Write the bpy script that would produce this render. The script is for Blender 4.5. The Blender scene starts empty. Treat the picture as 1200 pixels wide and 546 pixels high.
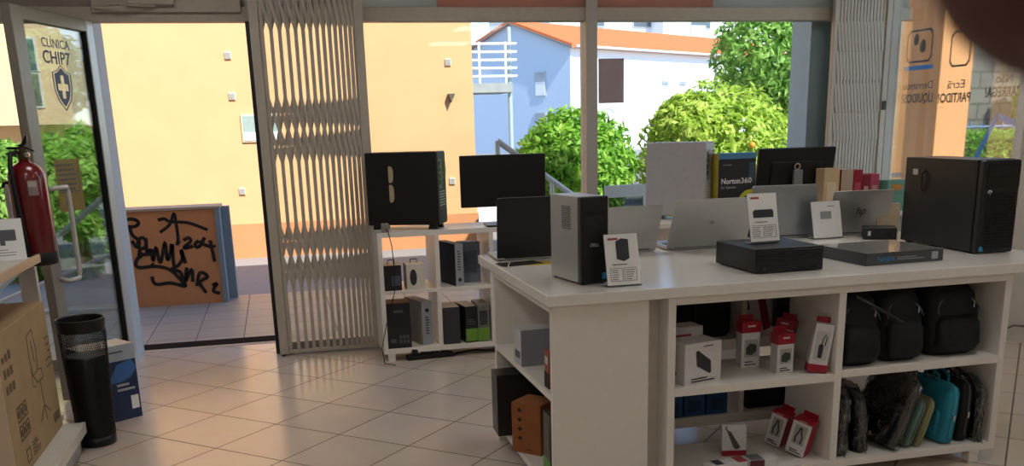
import bpy, bmesh, math, random
from mathutils import Vector, Matrix
random.seed(7)
C = bpy.context.scene.collection
PI = math.pi
R = math.radians

# ------------------------------------------------------------------ materials
def lin(h):
    h = h.lstrip('#')
    v = [int(h[i:i+2], 16)/255 for i in (0, 2, 4)]
    return [x/12.92 if x <= .04045 else ((x+.055)/1.055)**2.4 for x in v]

_mc = {}
def mat(name, hx, rough=.5, metal=0, noise=.05, scale=30, bump=0, spec=.5, coat=0, sss=0):
    if name in _mc: return _mc[name]
    m = bpy.data.materials.new(name); m.use_nodes = True
    nt = m.node_tree; b = nt.nodes['Principled BSDF']
    c = lin(hx)
    tc = nt.nodes.new('ShaderNodeTexCoord')
    n = nt.nodes.new('ShaderNodeTexNoise'); n.inputs['Scale'].default_value = scale; n.inputs['Detail'].default_value = 3
    r = nt.nodes.new('ShaderNodeValToRGB')
    r.color_ramp.elements[0].position = .3; r.color_ramp.elements[1].position = .7
    r.color_ramp.elements[0].color = [max(0, x*(1-noise)) for x in c]+[1]
    r.color_ramp.elements[1].color = [min(1, x*(1+noise)) for x in c]+[1]
    nt.links.new(tc.outputs['Object'], n.inputs['Vector'])
    nt.links.new(n.outputs['Fac'], r.inputs['Fac'])
    nt.links.new(r.outputs['Color'], b.inputs['Base Color'])
    b.inputs['Roughness'].default_value = rough; b.inputs['Metallic'].default_value = metal
    b.inputs['Specular IOR Level'].default_value = spec
    if coat: b.inputs['Coat Weight'].default_value = coat; b.inputs['Coat Roughness'].default_value = .08
    if sss: b.inputs['Subsurface Weight'].default_value = sss; b.inputs['Subsurface Scale'].default_value = .004
    if bump:
        bp = nt.nodes.new('ShaderNodeBump'); bp.inputs['Strength'].default_value = bump; bp.inputs['Distance'].default_value = .01
        nt.links.new(n.outputs['Fac'], bp.inputs['Height']); nt.links.new(bp.outputs['Normal'], b.inputs['Normal'])
    _mc[name] = m; return m

def glassy(name, tint, refl=.12, rough=.02, cover=0, coverhex='ffffff'):
    """thin see-through sheet: transparent with a mirror-like share, optional diffuse film"""
    if name in _mc: return _mc[name]
    m = bpy.data.materials.new(name); m.use_nodes = True
    nt = m.node_tree; nt.nodes.remove(nt.nodes['Principled BSDF']); out = nt.nodes['Material Output']
    t = nt.nodes.new('ShaderNodeBsdfTransparent'); t.inputs['Color'].default_value = lin(tint)+[1]
    g = nt.nodes.new('ShaderNodeBsdfGlossy'); g.inputs['Roughness'].default_value = rough
    f = nt.nodes.new('ShaderNodeFresnel'); f.inputs['IOR'].default_value = 1.5
    mu = nt.nodes.new('ShaderNodeMath'); mu.operation = 'MULTIPLY'; mu.inputs[1].default_value = refl/.04*.35; mu.use_clamp = True
    mx = nt.nodes.new('ShaderNodeMixShader')
    nt.links.new(f.outputs[0], mu.inputs[0]); nt.links.new(mu.outputs[0], mx.inputs[0])
    nt.links.new(t.outputs[0], mx.inputs[1]); nt.links.new(g.outputs[0], mx.inputs[2])
    last = mx
    if cover:
        d = nt.nodes.new('ShaderNodeBsdfDiffuse'); d.inputs['Color'].default_value = lin(coverhex)+[1]
        tr = nt.nodes.new('ShaderNodeBsdfTranslucent'); tr.inputs['Color'].default_value = lin(coverhex)+[1]
        ad = nt.nodes.new('ShaderNodeMixShader'); ad.inputs[0].default_value = .6
        nt.links.new(d.outputs[0], ad.inputs[1]); nt.links.new(tr.outputs[0], ad.inputs[2])
        m2 = nt.nodes.new('ShaderNodeMixShader'); m2.inputs[0].default_value = cover
        nt.links.new(mx.outputs[0], m2.inputs[1]); nt.links.new(ad.outputs[0], m2.inputs[2]); last = m2
    nt.links.new(last.outputs[0], out.inputs['Surface'])
    _mc[name] = m; return m

def wrapmat(name):
    """crinkled clear polythene"""
    m = glassy(name, 'f4f6f8', refl=.34, rough=.12)
    nt = m.node_tree
    tc = nt.nodes.new('ShaderNodeTexCoord'); n = nt.nodes.new('ShaderNodeTexNoise'); n.inputs['Scale'].default_value = 14; n.inputs['Detail'].default_value = 4
    b = nt.nodes.new('ShaderNodeBump'); b.inputs['Strength'].default_value = 1; b.inputs['Distance'].default_value = .03
    nt.links.new(tc.outputs['Object'], n.inputs['Vector']); nt.links.new(n.outputs['Fac'], b.inputs['Height'])
    for x in nt.nodes:
        if x.type == 'BSDF_GLOSSY' or x.type == 'FRESNEL': nt.links.new(b.outputs['Normal'], x.inputs['Normal'])
    return m

def tiles(name, a, b_, grout, tile, mortar, rough, rot=0, row=None, bumpy=.2, offset=0, upright=False):
    m = bpy.data.materials.new(name); m.use_nodes = True
    nt = m.node_tree; b = nt.nodes['Principled BSDF']
    tc = nt.nodes.new('ShaderNodeTexCoord'); mp = nt.nodes.new('ShaderNodeMapping'); mp.inputs['Rotation'].default_value = (R(-90) if upright else 0, 0, rot)
    br = nt.nodes.new('ShaderNodeTexBrick'); br.offset = offset; br.squash = 1
    br.inputs['Scale'].default_value = 1; br.inputs['Mortar Size'].default_value = mortar
    br.inputs['Mortar Smooth'].default_value = .1
    br.inputs['Brick Width'].default_value = tile; br.inputs['Row Height'].default_value = row or tile
    br.inputs['Color1'].default_value = lin(a)+[1]; br.inputs['Color2'].default_value = lin(b_)+[1]; br.inputs['Mortar'].default_value = lin(grout)+[1]
    n = nt.nodes.new('ShaderNodeTexNoise'); n.inputs['Scale'].default_value = 5; n.inputs['Detail'].default_value = 6
    mx = nt.nodes.new('ShaderNodeMixRGB'); mx.blend_type = 'SOFT_LIGHT'; mx.inputs[0].default_value = .25
    nt.links.new(tc.outputs['Object'], mp.inputs['Vector']); nt.links.new(mp.outputs[0], br.inputs['Vector']); nt.links.new(mp.outputs[0], n.inputs['Vector'])
    nt.links.new(br.outputs['Color'], mx.inputs[1]); nt.links.new(n.outputs['Color'], mx.inputs[2])
    nt.links.new(mx.outputs[0], b.inputs['Base Color'])
    mr = nt.nodes.new('ShaderNodeMath'); mr.operation = 'MULTIPLY_ADD'; mr.inputs[1].default_value = .45; mr.inputs[2].default_value = rough
    nt.links.new(br.outputs['Fac'], mr.inputs[0]); nt.links.new(mr.outputs[0], b.inputs['Roughness'])
    bp = nt.nodes.new('ShaderNodeBump'); bp.inputs['Strength'].default_value = bumpy; bp.inputs['Distance'].default_value = .004; bp.invert = True
    nt.links.new(br.outputs['Fac'], bp.inputs['Height']); nt.links.new(bp.outputs['Normal'], b.inputs['Normal'])
    return m

def leafmat(name, a, b_, c_, scale=7):
    if name in _mc: return _mc[name]
    m = bpy.data.materials.new(name); m.use_nodes = True
    nt = m.node_tree; b = nt.nodes['Principled BSDF']; out = nt.nodes['Material Output']
    tc = nt.nodes.new('ShaderNodeTexCoord'); n = nt.nodes.new('ShaderNodeTexNoise'); n.inputs['Scale'].default_value = scale; n.inputs['Detail'].default_value = 6
    r = nt.nodes.new('ShaderNodeValToRGB'); e = r.color_ramp.elements
    e[0].position = .35; e[0].color = lin(a)+[1]; e[1].position = .66; e[1].color = lin(c_)+[1]
    k = e.new(.5); k.color = lin(b_)+[1]
    nt.links.new(tc.outputs['Object'], n.inputs['Vector']); nt.links.new(n.outputs['Fac'], r.inputs['Fac']); nt.links.new(r.outputs[0], b.inputs['Base Color'])
    b.inputs['Roughness'].default_value = .5; b.inputs['Specular IOR Level'].default_value = .3
    t = nt.nodes.new('ShaderNodeBsdfTranslucent'); nt.links.new(r.outputs[0], t.inputs['Color'])
    mx = nt.nodes.new('ShaderNodeMixShader'); mx.inputs[0].default_value = .4
    nt.links.new(b.outputs[0], mx.inputs[1]); nt.links.new(t.outputs[0], mx.inputs[2]); nt.links.new(mx.outputs[0], out.inputs['Surface'])
    _mc[name] = m; return m

# ------------------------------------------------------------------ mesh helpers
class MB:
    def __init__(s): s.v = []; s.f = []; s.mi = []
    def add(s, vs, fs, mi=0):
        o = len(s.v); s.v += [tuple(v) for v in vs]
        for i, f in enumerate(fs):
            s.f.append([o+k for k in f]); s.mi.append(mi[i] if isinstance(mi, (list, tuple)) else mi)
        return s
    def box(s, x0, x1, y0, y1, z0, z1, mi=0):
        # faces: front(-Y), right(+X), back(+Y), left(-X), top, bottom
        v = [(x0, y0, z0), (x1, y0, z0), (x1, y1, z0), (x0, y1, z0), (x0, y0, z1), (x1, y0, z1), (x1, y1, z1), (x0, y1, z1)]
        return s.add(v, [(0, 1, 5, 4), (1, 2, 6, 5), (2, 3, 7, 6), (3, 0, 4, 7), (4, 5, 6, 7), (3, 2, 1, 0)], mi)
    def prism(s, pts, a0, a1, axis='y', mi=0):
        """polygon pts extruded along an axis; for 'y' pts are (x,z) , 'x' -> (y,z), 'z' -> (x,y)"""
        def P(p, a): return {'y': (p[0], a, p[1]), 'x': (a, p[0], p[1]), 'z': (p[0], p[1], a)}[axis]
        n = len(pts); v = [P(p, a0) for p in pts]+[P(p, a1) for p in pts]
        f = [tuple(range(n)), tuple(range(2*n-1, n-1, -1))]+[(i, i+n, (i+1) % n+n, (i+1) % n) for i in range(n)]
        return s.add(v, f, mi)
    def tube(s, pts, r, n=8, mi=0, cap=True):
        pts = [Vector(p) for p in pts]; rs = r if isinstance(r, (list, tuple)) else [r]*len(pts)
        vs = []; up = None
        for i, p in enumerate(pts):
            d = (pts[min(i+1, len(pts)-1)]-pts[max(i-1, 0)]).normalized()
            if up is None:
                up = Vector((0, 0, 1)) if abs(d.z) < .9 else Vector((1, 0, 0))
            a = d.cross(up)
            if a.length < 1e-5: a = d.cross(Vector((0, 1, 0)))
            a.normalize(); b = a.cross(d).normalized(); up = b
            for k in range(n):
                t = 2*PI*k/n; vs.append(p+(a*math.cos(t)+b*math.sin(t))*rs[i])
        fs = [(i*n+k, i*n+(k+1) % n, (i+1)*n+(k+1) % n, (i+1)*n+k) for i in range(len(pts)-1) for k in range(n)]
        if cap: fs += [tuple(range(n-1, -1, -1)), tuple(range((len(pts)-1)*n, len(pts)*n))]
        return s.add(vs, fs, mi)
    def lathe(s, prof, n=32, cx=0, cy=0, mi=0, cap=True):
        vs = [(cx+r*math.cos(2*PI*k/n), cy+r*math.sin(2*PI*k/n), z) for r, z in prof for k in range(n)]
        fs = [(i*n+k, i*n+(k+1) % n, (i+1)*n+(k+1) % n, (i+1)*n+k) for i in range(len(prof)-1) for k in range(n)]
        if cap: fs += [tuple(range(n-1, -1, -1)), tuple(range((len(prof)-1)*n, len(prof)*n))]
        return s.add(vs, fs, mi)
    def loft(s, rings, n=28, mi=0):
        """rings: (z, cx, cy, hx, hy, e) superellipse sections"""
        vs = []
        for z, cx, cy, hx, hy, e in rings:
            for k in range(n):
                t = 2*PI*k/n; c_, s_ = math.cos(t), math.sin(t)
                vs.append((cx+hx*math.copysign(abs(c_)**(2/e), c_), cy+hy*math.copysign(abs(s_)**(2/e), s_), z))
        m = len(rings)
        fs = [(i*n+k, i*n+(k+1) % n, (i+1)*n+(k+1) % n, (i+1)*n+k) for i in range(m-1) for k in range(n)]
        fs += [tuple(range(n-1, -1, -1)), tuple(range((m-1)*n, m*n))]
        return s.add(vs, fs, mi)
    def strip(s, pts, w, y, t=.002, mi=0):
        """brush stroke in the XZ plane at depth y, facing -Y"""
        P = [Vector((p[0], 0, p[1])) for p in pts]; L = []; Rr = []
        for i, p in enumerate(P):
            d = (P[min(i+1, len(P)-1)]-P[max(i-1, 0)]).normalized(); nrm = Vector((-d.z, 0, d.x))*w/2
            L.append(p+nrm); Rr.append(p-nrm)
        for i in range(len(P)-1):
            q = [L[i], L[i+1], Rr[i+1], Rr[i]]
            v = [(a.x, y, a.z) for a in q]+[(a.x, y+t, a.z) for a in q]
            s.add(v, [(0, 1, 2, 3), (7, 6, 5, 4), (0, 4, 5, 1), (1, 5, 6, 2), (2, 6, 7, 3), (3, 7, 4, 0)], mi)
        return s
    def xf(s, M):
        s.v = [tuple(M @ Vector(v)) for v in s.v]; return s
    def build(s, name, m, parent=None, bevel=0, smooth=False, seg=2, loc=None, rot=None, sub=0):
        me = bpy.data.meshes.new(name); me.from_pydata(s.v, [], s.f)
        ms = m if isinstance(m, (list, tuple)) else [m]
        for x in ms: me.materials.append(x)
        me.polygons.foreach_set('material_index', s.mi)
        b = bmesh.new(); b.from_mesh(me); bmesh.ops.recalc_face_normals(b, faces=b.faces); b.to_mesh(me); b.free()
        if smooth:
            for p in me.polygons: p.use_smooth = True
        o = bpy.data.objects.new(name, me); C.objects.link(o)
        if parent: o.parent = parent
        if loc: o.location = loc
        if rot: o.rotation_euler = rot
        if bevel:
            k = o.modifiers.new('bevel', 'BEVEL'); k.width = bevel; k.segments = seg; k.limit_method = 'ANGLE'; k.angle_limit = R(40)
        if sub:
            k = o.modifiers.new('sub', 'SUBSURF'); k.levels = sub; k.render_levels = sub
        return o

def tag(o, label, cat, group=None, kind=None):
    o['label'] = label; o['category'] = cat
    if group: o['group'] = group
    if kind: o['kind'] = kind
    return o
def thing(name, label, cat, loc=(0, 0, 0), rotz=0, group=None, rot=None):
    o = bpy.data.objects.new(name, None); C.objects.link(o); o.empty_display_size = .05
    o.location = loc; o.rotation_euler = rot or (0, 0, R(rotz))
    return tag(o, label, cat, group)
def struct(name, mb, m, label=None, bevel=0, cat=None, **k):
    o = mb.build(name, m, bevel=bevel, **k); o['kind'] = 'structure'
    if label: o['label'] = label
    if cat: o['category'] = cat
    return o
def B(*a): return MB().box(*a)

def text(s, size, m, parent, loc, rot=(R(90), 0, 0), name='lettering', align='LEFT', width=None, ext=.0006, bold=0, shear=0):
    cu = bpy.data.curves.new('t', 'FONT'); cu.body = s; cu.size = size; cu.extrude = ext; cu.align_x = align; cu.offset = bold; cu.shear = shear
    cu.resolution_u = 3
    tmp = bpy.data.objects.new('t', cu); C.objects.link(tmp)
    dg = bpy.context.evaluated_depsgraph_get(); me = bpy.data.meshes.new_from_object(tmp.evaluated_get(dg))
    bpy.data.objects.remove(tmp); bpy.data.curves.remove(cu)
    if width:
        xs = [v.co.x for v in me.vertices]; k = width/max(1e-6, max(xs)-min(xs))
        for v in me.vertices: v.co.x *= k
    me.materials.clear(); me.materials.append(m)
    o = bpy.data.objects.new(name, me); C.objects.link(o)
    if parent: o.parent = parent
    o.location = loc; o.rotation_euler = rot
    return o

def carton(name, label, loc, dims, mats, rotz=0, group=None, bevel=.0015, lean=0, roll=0, cat='box'):
    """retail box: origin at the middle of its base. mats: one material or [front, right, back, left, top, bottom]"""
    w, d, h = dims
    t = thing(name, label, cat, loc, 0, group, rot=(R(lean), R(roll), R(rotz)))
    if isinstance(mats, list): B(-w/2, w/2, -d/2, d/2, 0, h, [0, 1, 2, 3, 4, 5]).build('body', mats, t, bevel=bevel)
    else: B(-w/2, w/2, -d/2, d/2, 0, h).build('body', mats, t, bevel=bevel)
    return t
def plate(parent, name, x0, x1, z0, z1, y, m, t=.0012):
    return B(x0, x1, y-t, y, z0, z1).build(name, m, parent)
def plate_l(parent, name, y0, y1, z0, z1, x, m, t=.0012):
    return B(x-t, x, y0, y1, z0, z1).build(name, m, parent)
def lines(parent, name, x0, x1, z_top, n, dz, y, m, h=.002, seed=1):
    r = random.Random(seed); mb = MB()
    for i in range(n):
        e = x0+(x1-x0)*r.uniform(.6, 1); mb.box(x0, e, y-.001, y, z_top-i*dz-h, z_top-i*dz)
    return mb.build(name, m, parent)
# ------------------------------------------------------------------ shared materials
white = mat('white_laminate', 'e9e5de', .35, noise=.02)
alu = mat('grey_aluminium', 'b3aca3', .42, .12, noise=.03)
alu_l = mat('pale_aluminium', 'c2c2c0', .35, .4, noise=.03)
blackp = mat('black_plastic', '17171a', .42, noise=.08)
blackm = mat('black_metal', '121214', .38, .2, noise=.08)
blackg = mat('black_gloss', '0c0c0e', .12, noise=.05)
darkgrey = mat('dark_grey_plastic', '33353a', .5)
silver = mat('silver_metal', 'b9b9b6', .33, .75, noise=.02)
silverb = mat('blue_silver_metal', 'a9b0b4', .3, .7, noise=.02)
paper = mat('white_paper', 'f1f1f0', .6, noise=.01)
card = mat('brown_cardboard', 'a98a62', .8, noise=.08, scale=12)
red = mat('red_print', '9c1429', .4, noise=.04)
inkg = mat('grey_ink', '55565c', .6, noise=.03)
inkb = mat('black_ink', '1a1a1c', .6, noise=.03)
rubber = mat('black_rubber', '0e0e0e', .7)
chrome = mat('chrome', 'd0d0d0', .15, 1, noise=.01)
clear = glassy('clear_acrylic', 'f6f8f8', refl=.12)
pane = glassy('window_glass', 'f4f7f6', refl=.06)

# ------------------------------------------------------------------ the room
A_T = R(-42.653)
tl = bpy.data.objects
fm = tiles('floor_tiles', 'd6c8bb', 'd0c1b3', '64503f', .40, .0038, .2, bumpy=.25); fm.node_tree.nodes['Principled BSDF'].inputs['Specular IOR Level'].default_value = .7
def floor_obj(name, x0, x1, y0, y1, m, z=0, th=.1, rot=0, org=(0, 0)):
    c, s = math.cos(-rot), math.sin(-rot)
    def L(x, y): x -= org[0]; y -= org[1]; return (c*x-s*y, s*x+c*y)
    P = [L(x0, y0), L(x1, y0), L(x1, y1), L(x0, y1)]
    mb = MB().prism(P, -th, 0, 'z')
    return struct(name, mb, m, loc=(org[0], org[1], z), rot=(0, 0, rot))
floor_obj('floor', -2.4, 4.5, -3, 6.56, fm, rot=A_T, org=(-.159, 5.744))

wallm = mat('wall_paint', 'cfc9c0', .8, noise=.03, scale=6)
ceilm = mat('ceiling_paint', 'd8d4cc', .85, noise=.02)
struct('ceiling', B(-2.4, 4.6, -3.1, 6.7, 2.62, 2.72), ceilm)
struct('wall_left', B(-2.5, -2.4, -3, 6.6, 0, 2.62), wallm)
struct('wall_back', B(-2.5, 4.6, -3.1, -3, 0, 2.62), wallm)
struct('wall_right', B(4.45, 4.6, -3, 5.02, 0, 2.62), wallm)
lowm = mat('low_wall_paint', 'd9c6ae', .6, noise=.03, scale=5)
struct('wall_right.001', B(4.45, 4.55, 5.02, 6.2, 0, .72), lowm)
# storey over the shop
blockm = mat('outer_render', 'c9a36e', .9, noise=.04, scale=3)
struct('wall_upper', B(-12, 4.6, -6, 6.62, 2.72, 4.75), blockm)
struct('wall_front', B(-12, -2.4, 6.2, 6.62, 0, 2.72), blockm)

# shop front: lintel, transom, mullions
lint = mat('lintel_metal', 'b5ab9d', .5, .1, noise=.05)
struct('trim_1', B(-2.4, 4.45, 6.2, 6.3, 2.047, 2.13), lint, bevel=.004)
struct('trim_2', B(-.95, -.12, 6.17, 6.2, 2.095, 2.17), lint, bevel=.004)
brownp = glassy('sign_back_brown', 'ffffff', refl=.03, cover=.97, coverhex='c9a08f')
greyp = glassy('sign_back_grey', 'ffffff', refl=.03, cover=.97, coverhex='c5ccc8')
struct('trim_3', B(-.1, 1.07, 6.24, 6.3, 2.13, 2.62), greyp)
struct('trim_4', B(1.07, 2.95, 6.24, 6.3, 2.13, 2.62), brownp)
struct('trim_5', B(2.95, 4.45, 6.24, 6.3, 2.13, 2.62), greyp)
struct('trim_6', B(-2.4, -.1, 6.24, 6.3, 2.13, 2.62), mat('lintel_upper', '9a8f82', .6, .1))
struct('trim_7', B(2.035, 2.113, 6.185, 6.32, 0, 2.62), alu, bevel=.004)       # mullion
struct('trim_8', B(-.105, -.045, 6.2, 6.3, 0, 2.05), blackp, bevel=.004)       # right door jamb
struct('trim_9', B(-1.03, -.985, 6.215, 6.3, 0, 2.05), alu, bevel=.003)      # left door jamb
struct('trim_10', B(-.045, 4.45, 6.21, 6.29, 0, .07), alu, bevel=.003)       # bottom rail
struct('trim_11', B(-2.4, -1.03, 6.21, 6.29, 0, .07), alu, bevel=.003)
pil = mat('pillar_paint', 'b3c3c9', .75, noise=.03)
struct('trim_12', B(-1.03, -.975, 6.3, 6.62, 0, 2.13), pil)
struct('trim_13', B(3.755, 3.95, 6.34, 6.6, 0, 2.72), pil)
struct('trim_14', B(4.295, 4.36, 6.17, 6.32, 0, 2.62), mat('corner_post', 'a9a49a', .5, .2), bevel=.004)
struct('trim_15', B(-.045, .0, 6.24, 6.3, .0, 2.05), alu)
struct('trim_16', B(4.43, 4.5, 5.0, 5.07, .72, 2.62), mat('post_white', 'd6d0c8', .5), bevel=.004)
struct('trim_17', B(4.42, 4.5, 5.02, 6.2, .72, .76), alu, bevel=.004)
wn = [0]
def window(x0, x1, y0, y1, z0, z1):
    wn[0] += 1
    return struct('window_%d' % wn[0], B(x0, x1, y0, y1, z0, z1), pane)
window(-.045, 2.035, 6.252, 6.258, .07, 2.047)
window(2.113, 4.295, 6.252, 6.258, .07, 2.047)
window(4.36, 4.45, 6.252, 6.258, .76, 2.13)
window(-2.4, -1.03, 6.252, 6.258, .07, 2.047)
window(4.45, 4.456, 5.07, 6.30, .76, 2.62)
# unseen slab added to keep the sun off the side window
struct('sun_blocker', B(4.6, 5.4, -6, 6.62, 2.74, 2.9), blockm)
# threshold
gran = mat('granite_sill', 'b3a08a', .55, noise=.35, scale=160)
struct('trim_18', B(-1.03, -.1, 6.56, 6.62, -.1, .002), gran)
struct('trim_19', B(-1.03, -.1, 6.62, 6.80, -.1, .004), mat('dark_sill', '241a15', .95, noise=.15, spec=.05))
struct('trim_20', B(-.1, 4.6, 6.56, 6.8, -.1, .0), gran)
struct('trim_21', B(-12, -1.03, 6.56, 6.8, -.1, .0), gran)
# door closer on the head rail
t = thing('door_closer', 'grey metal door closer on the rail above the open glass door', 'door closer', (-.62, 6.17, 2.16))
B(-.13, .13, -.05, 0, -.03, .03).build('body', lint, t, bevel=.008)
MB().tube([(.02, -.03, -.035), (-.16, -.1, -.035), (-.3, -.04, -.035)], .007).build('arm', lint, t)

# unseen ceiling panels added to light the shop and brighten the window side
lampm = bpy.data.materials.new('lamp_diffuser'); lampm.use_nodes = True
_b = lampm.node_tree.nodes['Principled BSDF']; _b.inputs['Base Color'].default_value = (1, 1, 1, 1)
_b.inputs['Emission Color'].default_value = (1, .975, .94, 1); _b.inputs['Emission Strength'].default_value = 4.5
for lx, ly in ((-.6, .3), (2.6, .3), (-.6, -1.8), (2.6, -1.8), (-.6, 2.6), (2.6, 2.6), (-.6, 4.7), (1.4, 4.7), (3.4, 4.7)):
    t = thing('added_ceiling_light', 'square white ceiling light, unseen, added to brighten the shop', 'ceiling light', (lx, ly, 2.62), 0, 'added ceiling lights')
    B(-.3, .3, -.3, .3, -.025, 0).build('frame', white, t, bevel=.004)
    B(-.27, .27, -.27, .27, -.03, -.0255).build('diffuser', lampm, t)

# ------------------------------------------------------------------ open glass door (hinged on the right post)
DA = 73.27
door = bpy.data.objects.new('door_1', None); C.objects.link(door); door.location = (-1.22, 5.418, 0); door.rotation_euler = (0, 0, R(DA)); door['kind'] = 'structure'
doorm = mat('door_aluminium', '9b958b', .4, .4, noise=.04)
B(-.02, .085, -.025, .025, .012, 2.05).build('stile', doorm, door, bevel=.004)
B(.745, .825, -.025, .025, .012, 2.05).build('stile', alu_l, door, bevel=.004)
B(.085, .745, -.025, .025, 1.985, 2.05).build('rail', doorm, door, bevel=.004)
B(.085, .745, -.025, .025, .012, .095).build('rail', alu_l, door, bevel=.004)
B(.738, .7455, -.018, .018, .095, 1.985).build('gasket', rubber, door)
doorglass = glassy('door_glass', 'f2f6f6', refl=.07)
B(.085, .745, -.004, .004, .095, 1.985).build('glass_pane', doorglass, door)
MB().tube([(.06, -.02, 1.14), (.06, -.07, 1.15), (.165, -.075, 1.15), (.175, -.075, 1.12), (.175, -.075, .69), (.165, -.075, .66), (.06, -.07, .66), (.06, -.02, .67)], .013, 10).build('pull_handle', mat('handle_white', 'c9c6c0', .35, .2), door, smooth=True)
ink = mat('dark_blue_vinyl', '2c3346', .5, noise=.02)
text('CLÍNICA', .066, ink, door, (.258, -.0055, 1.872), width=.29)
text('CHIP7', .092, ink, door, (.252, -.0055, 1.79), width=.285, bold=.001)
def shield(k, dz=0):
    return [(.424-.1*k, 1.745-(1-k)*.03), (.424-.05*k, 1.755-(1-k)*.03), (.424, 1.787-(1-k)*.06), (.424+.05*k, 1.755-(1-k)*.03), (.424+.1*k, 1.745-(1-k)*.03), (.424+.097*k, 1.66), (.424+.07*k, 1.6+(1-k)*.04), (.424, 1.545+(1-k)*.08), (.424-.07*k, 1.6+(1-k)*.04), (.424-.097*k, 1.66)]
mb = MB(); so_, si_ = shield(1), shield(.9)
for k in range(len(so_)):
    q = [so_[k], so_[(k+1) % len(so_)], si_[(k+1) % len(so_)], si_[k]]; mb.prism(q, -.0055, -.0045)
mb.build('shield_rim', ink, door)
mb = MB(); sp = shield(.76)
def span(z):
    xs_ = []
    for k in range(len(sp)):
        (xa, za), (xb, zb) = sp[k], sp[(k+1) % len(sp)]
        if (za-z)*(zb-z) < 0: xs_.append(xa+(xb-xa)*(z-za)/(zb-za))
    return min(xs_), max(xs_)
zz = 1.572
while zz < 1.765:
    try: a_, b_ = span(zz+.002)
    except ValueError: zz += .004; continue
    dz_ = abs(zz+.002-1.672); cut = .055 if dz_ < .018 else (.018 if dz_ < .06 else 0)
    if cut:
        if .424-cut > a_: mb.box(a_, .424-cut, -.0055, -.0045, zz, zz+.004); mb.box(.424+cut, b_, -.0055, -.0045, zz, zz+.004)
    else: mb.box(a_, b_, -.0055, -.0045, zz, zz+.004)
    zz += .004
mb.build('shield_with_cross', mat('blue_grey_vinyl', '33405a', .5), door)
film = glassy('peach_film', 'f3dcae', refl=.1, cover=.3, coverhex='f6dcae')
B(.205, .475, -.0056, -.0045, 1.01, 1.29).build('peach_sheet', film, door)  # peach-tinted film sheet behind the text lines
mb = MB(); r_ = random.Random(3)
for i in range(6):
    z = 1.265-i*.026; x = .225
    while x < .40:
        w = r_.uniform(.012, .035); mb.box(x, x+w, -.0066, -.0058, z-.011, z); x += w+.008
mb.box(.445, .449, -.0066, -.0058, 1.12, 1.275); mb.box(.225, .449, -.0066, -.0058, 1.112, 1.116)
mb.build('opening_hours_text', ink, door)

# ------------------------------------------------------------------ folding security gates
gm = mat('gate_enamel', 'bcb3a6', .42, .1, noise=.03)
def gate(name, label, x0, y, pitches, zones, pw, stile_l, stile_r, z1=2.55, strips=True):
    t = thing(name, label, 'security gate', (x0, y, 0), 0)
    xs = [0]
    for p in pitches: xs.append(xs[-1]+p)
    for i, x in enumerate(xs):
        MB().prism([(x-pw/2, -.007), (x+pw/2, -.007), (x+pw/2, .009), (x+pw/2-.003, .009), (x+pw/2-.003, -.003), (x-pw/2+.003, -.003), (x-pw/2+.003, .009), (x-pw/2, .009)], .03, z1, 'z').build('picket', gm, t)
    if strips:
        hw = .012; hh = .19
        for zc in zones:
            for i in range(len(xs)-2):
                for s, yy in ((1, -.0125), (-1, .0125)):
                    P = [(xs[i], zc+s*hh), (xs[i+1], zc), (xs[i+2], zc-s*hh)]
                    mb = MB().strip(P, .021, yy-.0015, .003)
                    mb.build('lattice_strip', gm, t)
            for s, yy in ((1, -.0125), (-1, .0125)):
                MB().strip([(xs[0], zc), (xs[1], zc-s*hh)], .021, yy-.0015, .003).build('lattice_strip', gm, t)
                MB().strip([(xs[-2], zc+s*hh), (xs[-1], zc)], .021, yy-.0015, .003).build('lattice_strip', gm, t)
            for x in xs[1:-1]:
                MB().tube([(x, -.018, zc), (x, -.013, zc)], .005, 8).build('rivet', gm, t)
    a, b = stile_l; B(a, b, -.02, .02, .012, z1).build('end_stile', gm, t, bevel=.003)
    a, b = stile_r; B(a, b, -.02, .02, .012, z1).build('end_stile', gm, t, bevel=.003)
    B(xs[0]-.06, xs[-1]+.04, -.012, .012, .014, .034).build('bottom_rail', gm, t, bevel=.002)
    MB().lathe([(.012, 0), (.014, .006), (.012, .012)], 12, stile_l[0]+.02, 0).build('caster', rubber, t)
    return t
gp = [.052, .05, .048, .046, .044, .042, .040, .038, .036, .034, .032, .030, .028, .026, .024]
g = gate('folding_gate', 'cream folding lattice gate drawn half open beside the doorway', -.01, 6.13, gp, (2.18, 1.41, .64), .022, (-.07, -.015), (.545, .60))
B(.555, .60, -.03, -.02, .9, 1.1).build('lock_case', gm, g, bevel=.003)
g = gate('folding_gate', 'cream folding lattice gate pushed closed in the right corner', 3.83, 6.13, [.0255]*14, (1.838, 1.433), .020, (-.035, -.012), (.37, .41))
B(.375, .405, -.03, -.02, 1.44, 1.5).build('lock_case', blackp, g, bevel=.003)
t = thing('gate_wall_post', 'slim grey steel channel beside the closed gate', 'post', (4.27, 6.15, 0))
B(-.02, .03, -.03, .03, 0, 2.6).build('channel', alu, t, bevel=.003)
MB().lathe([(.012, 0), (.012, .04)], 12, 0, -.035).build('knob', chrome, t, loc=(0, 0, .86))

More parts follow.
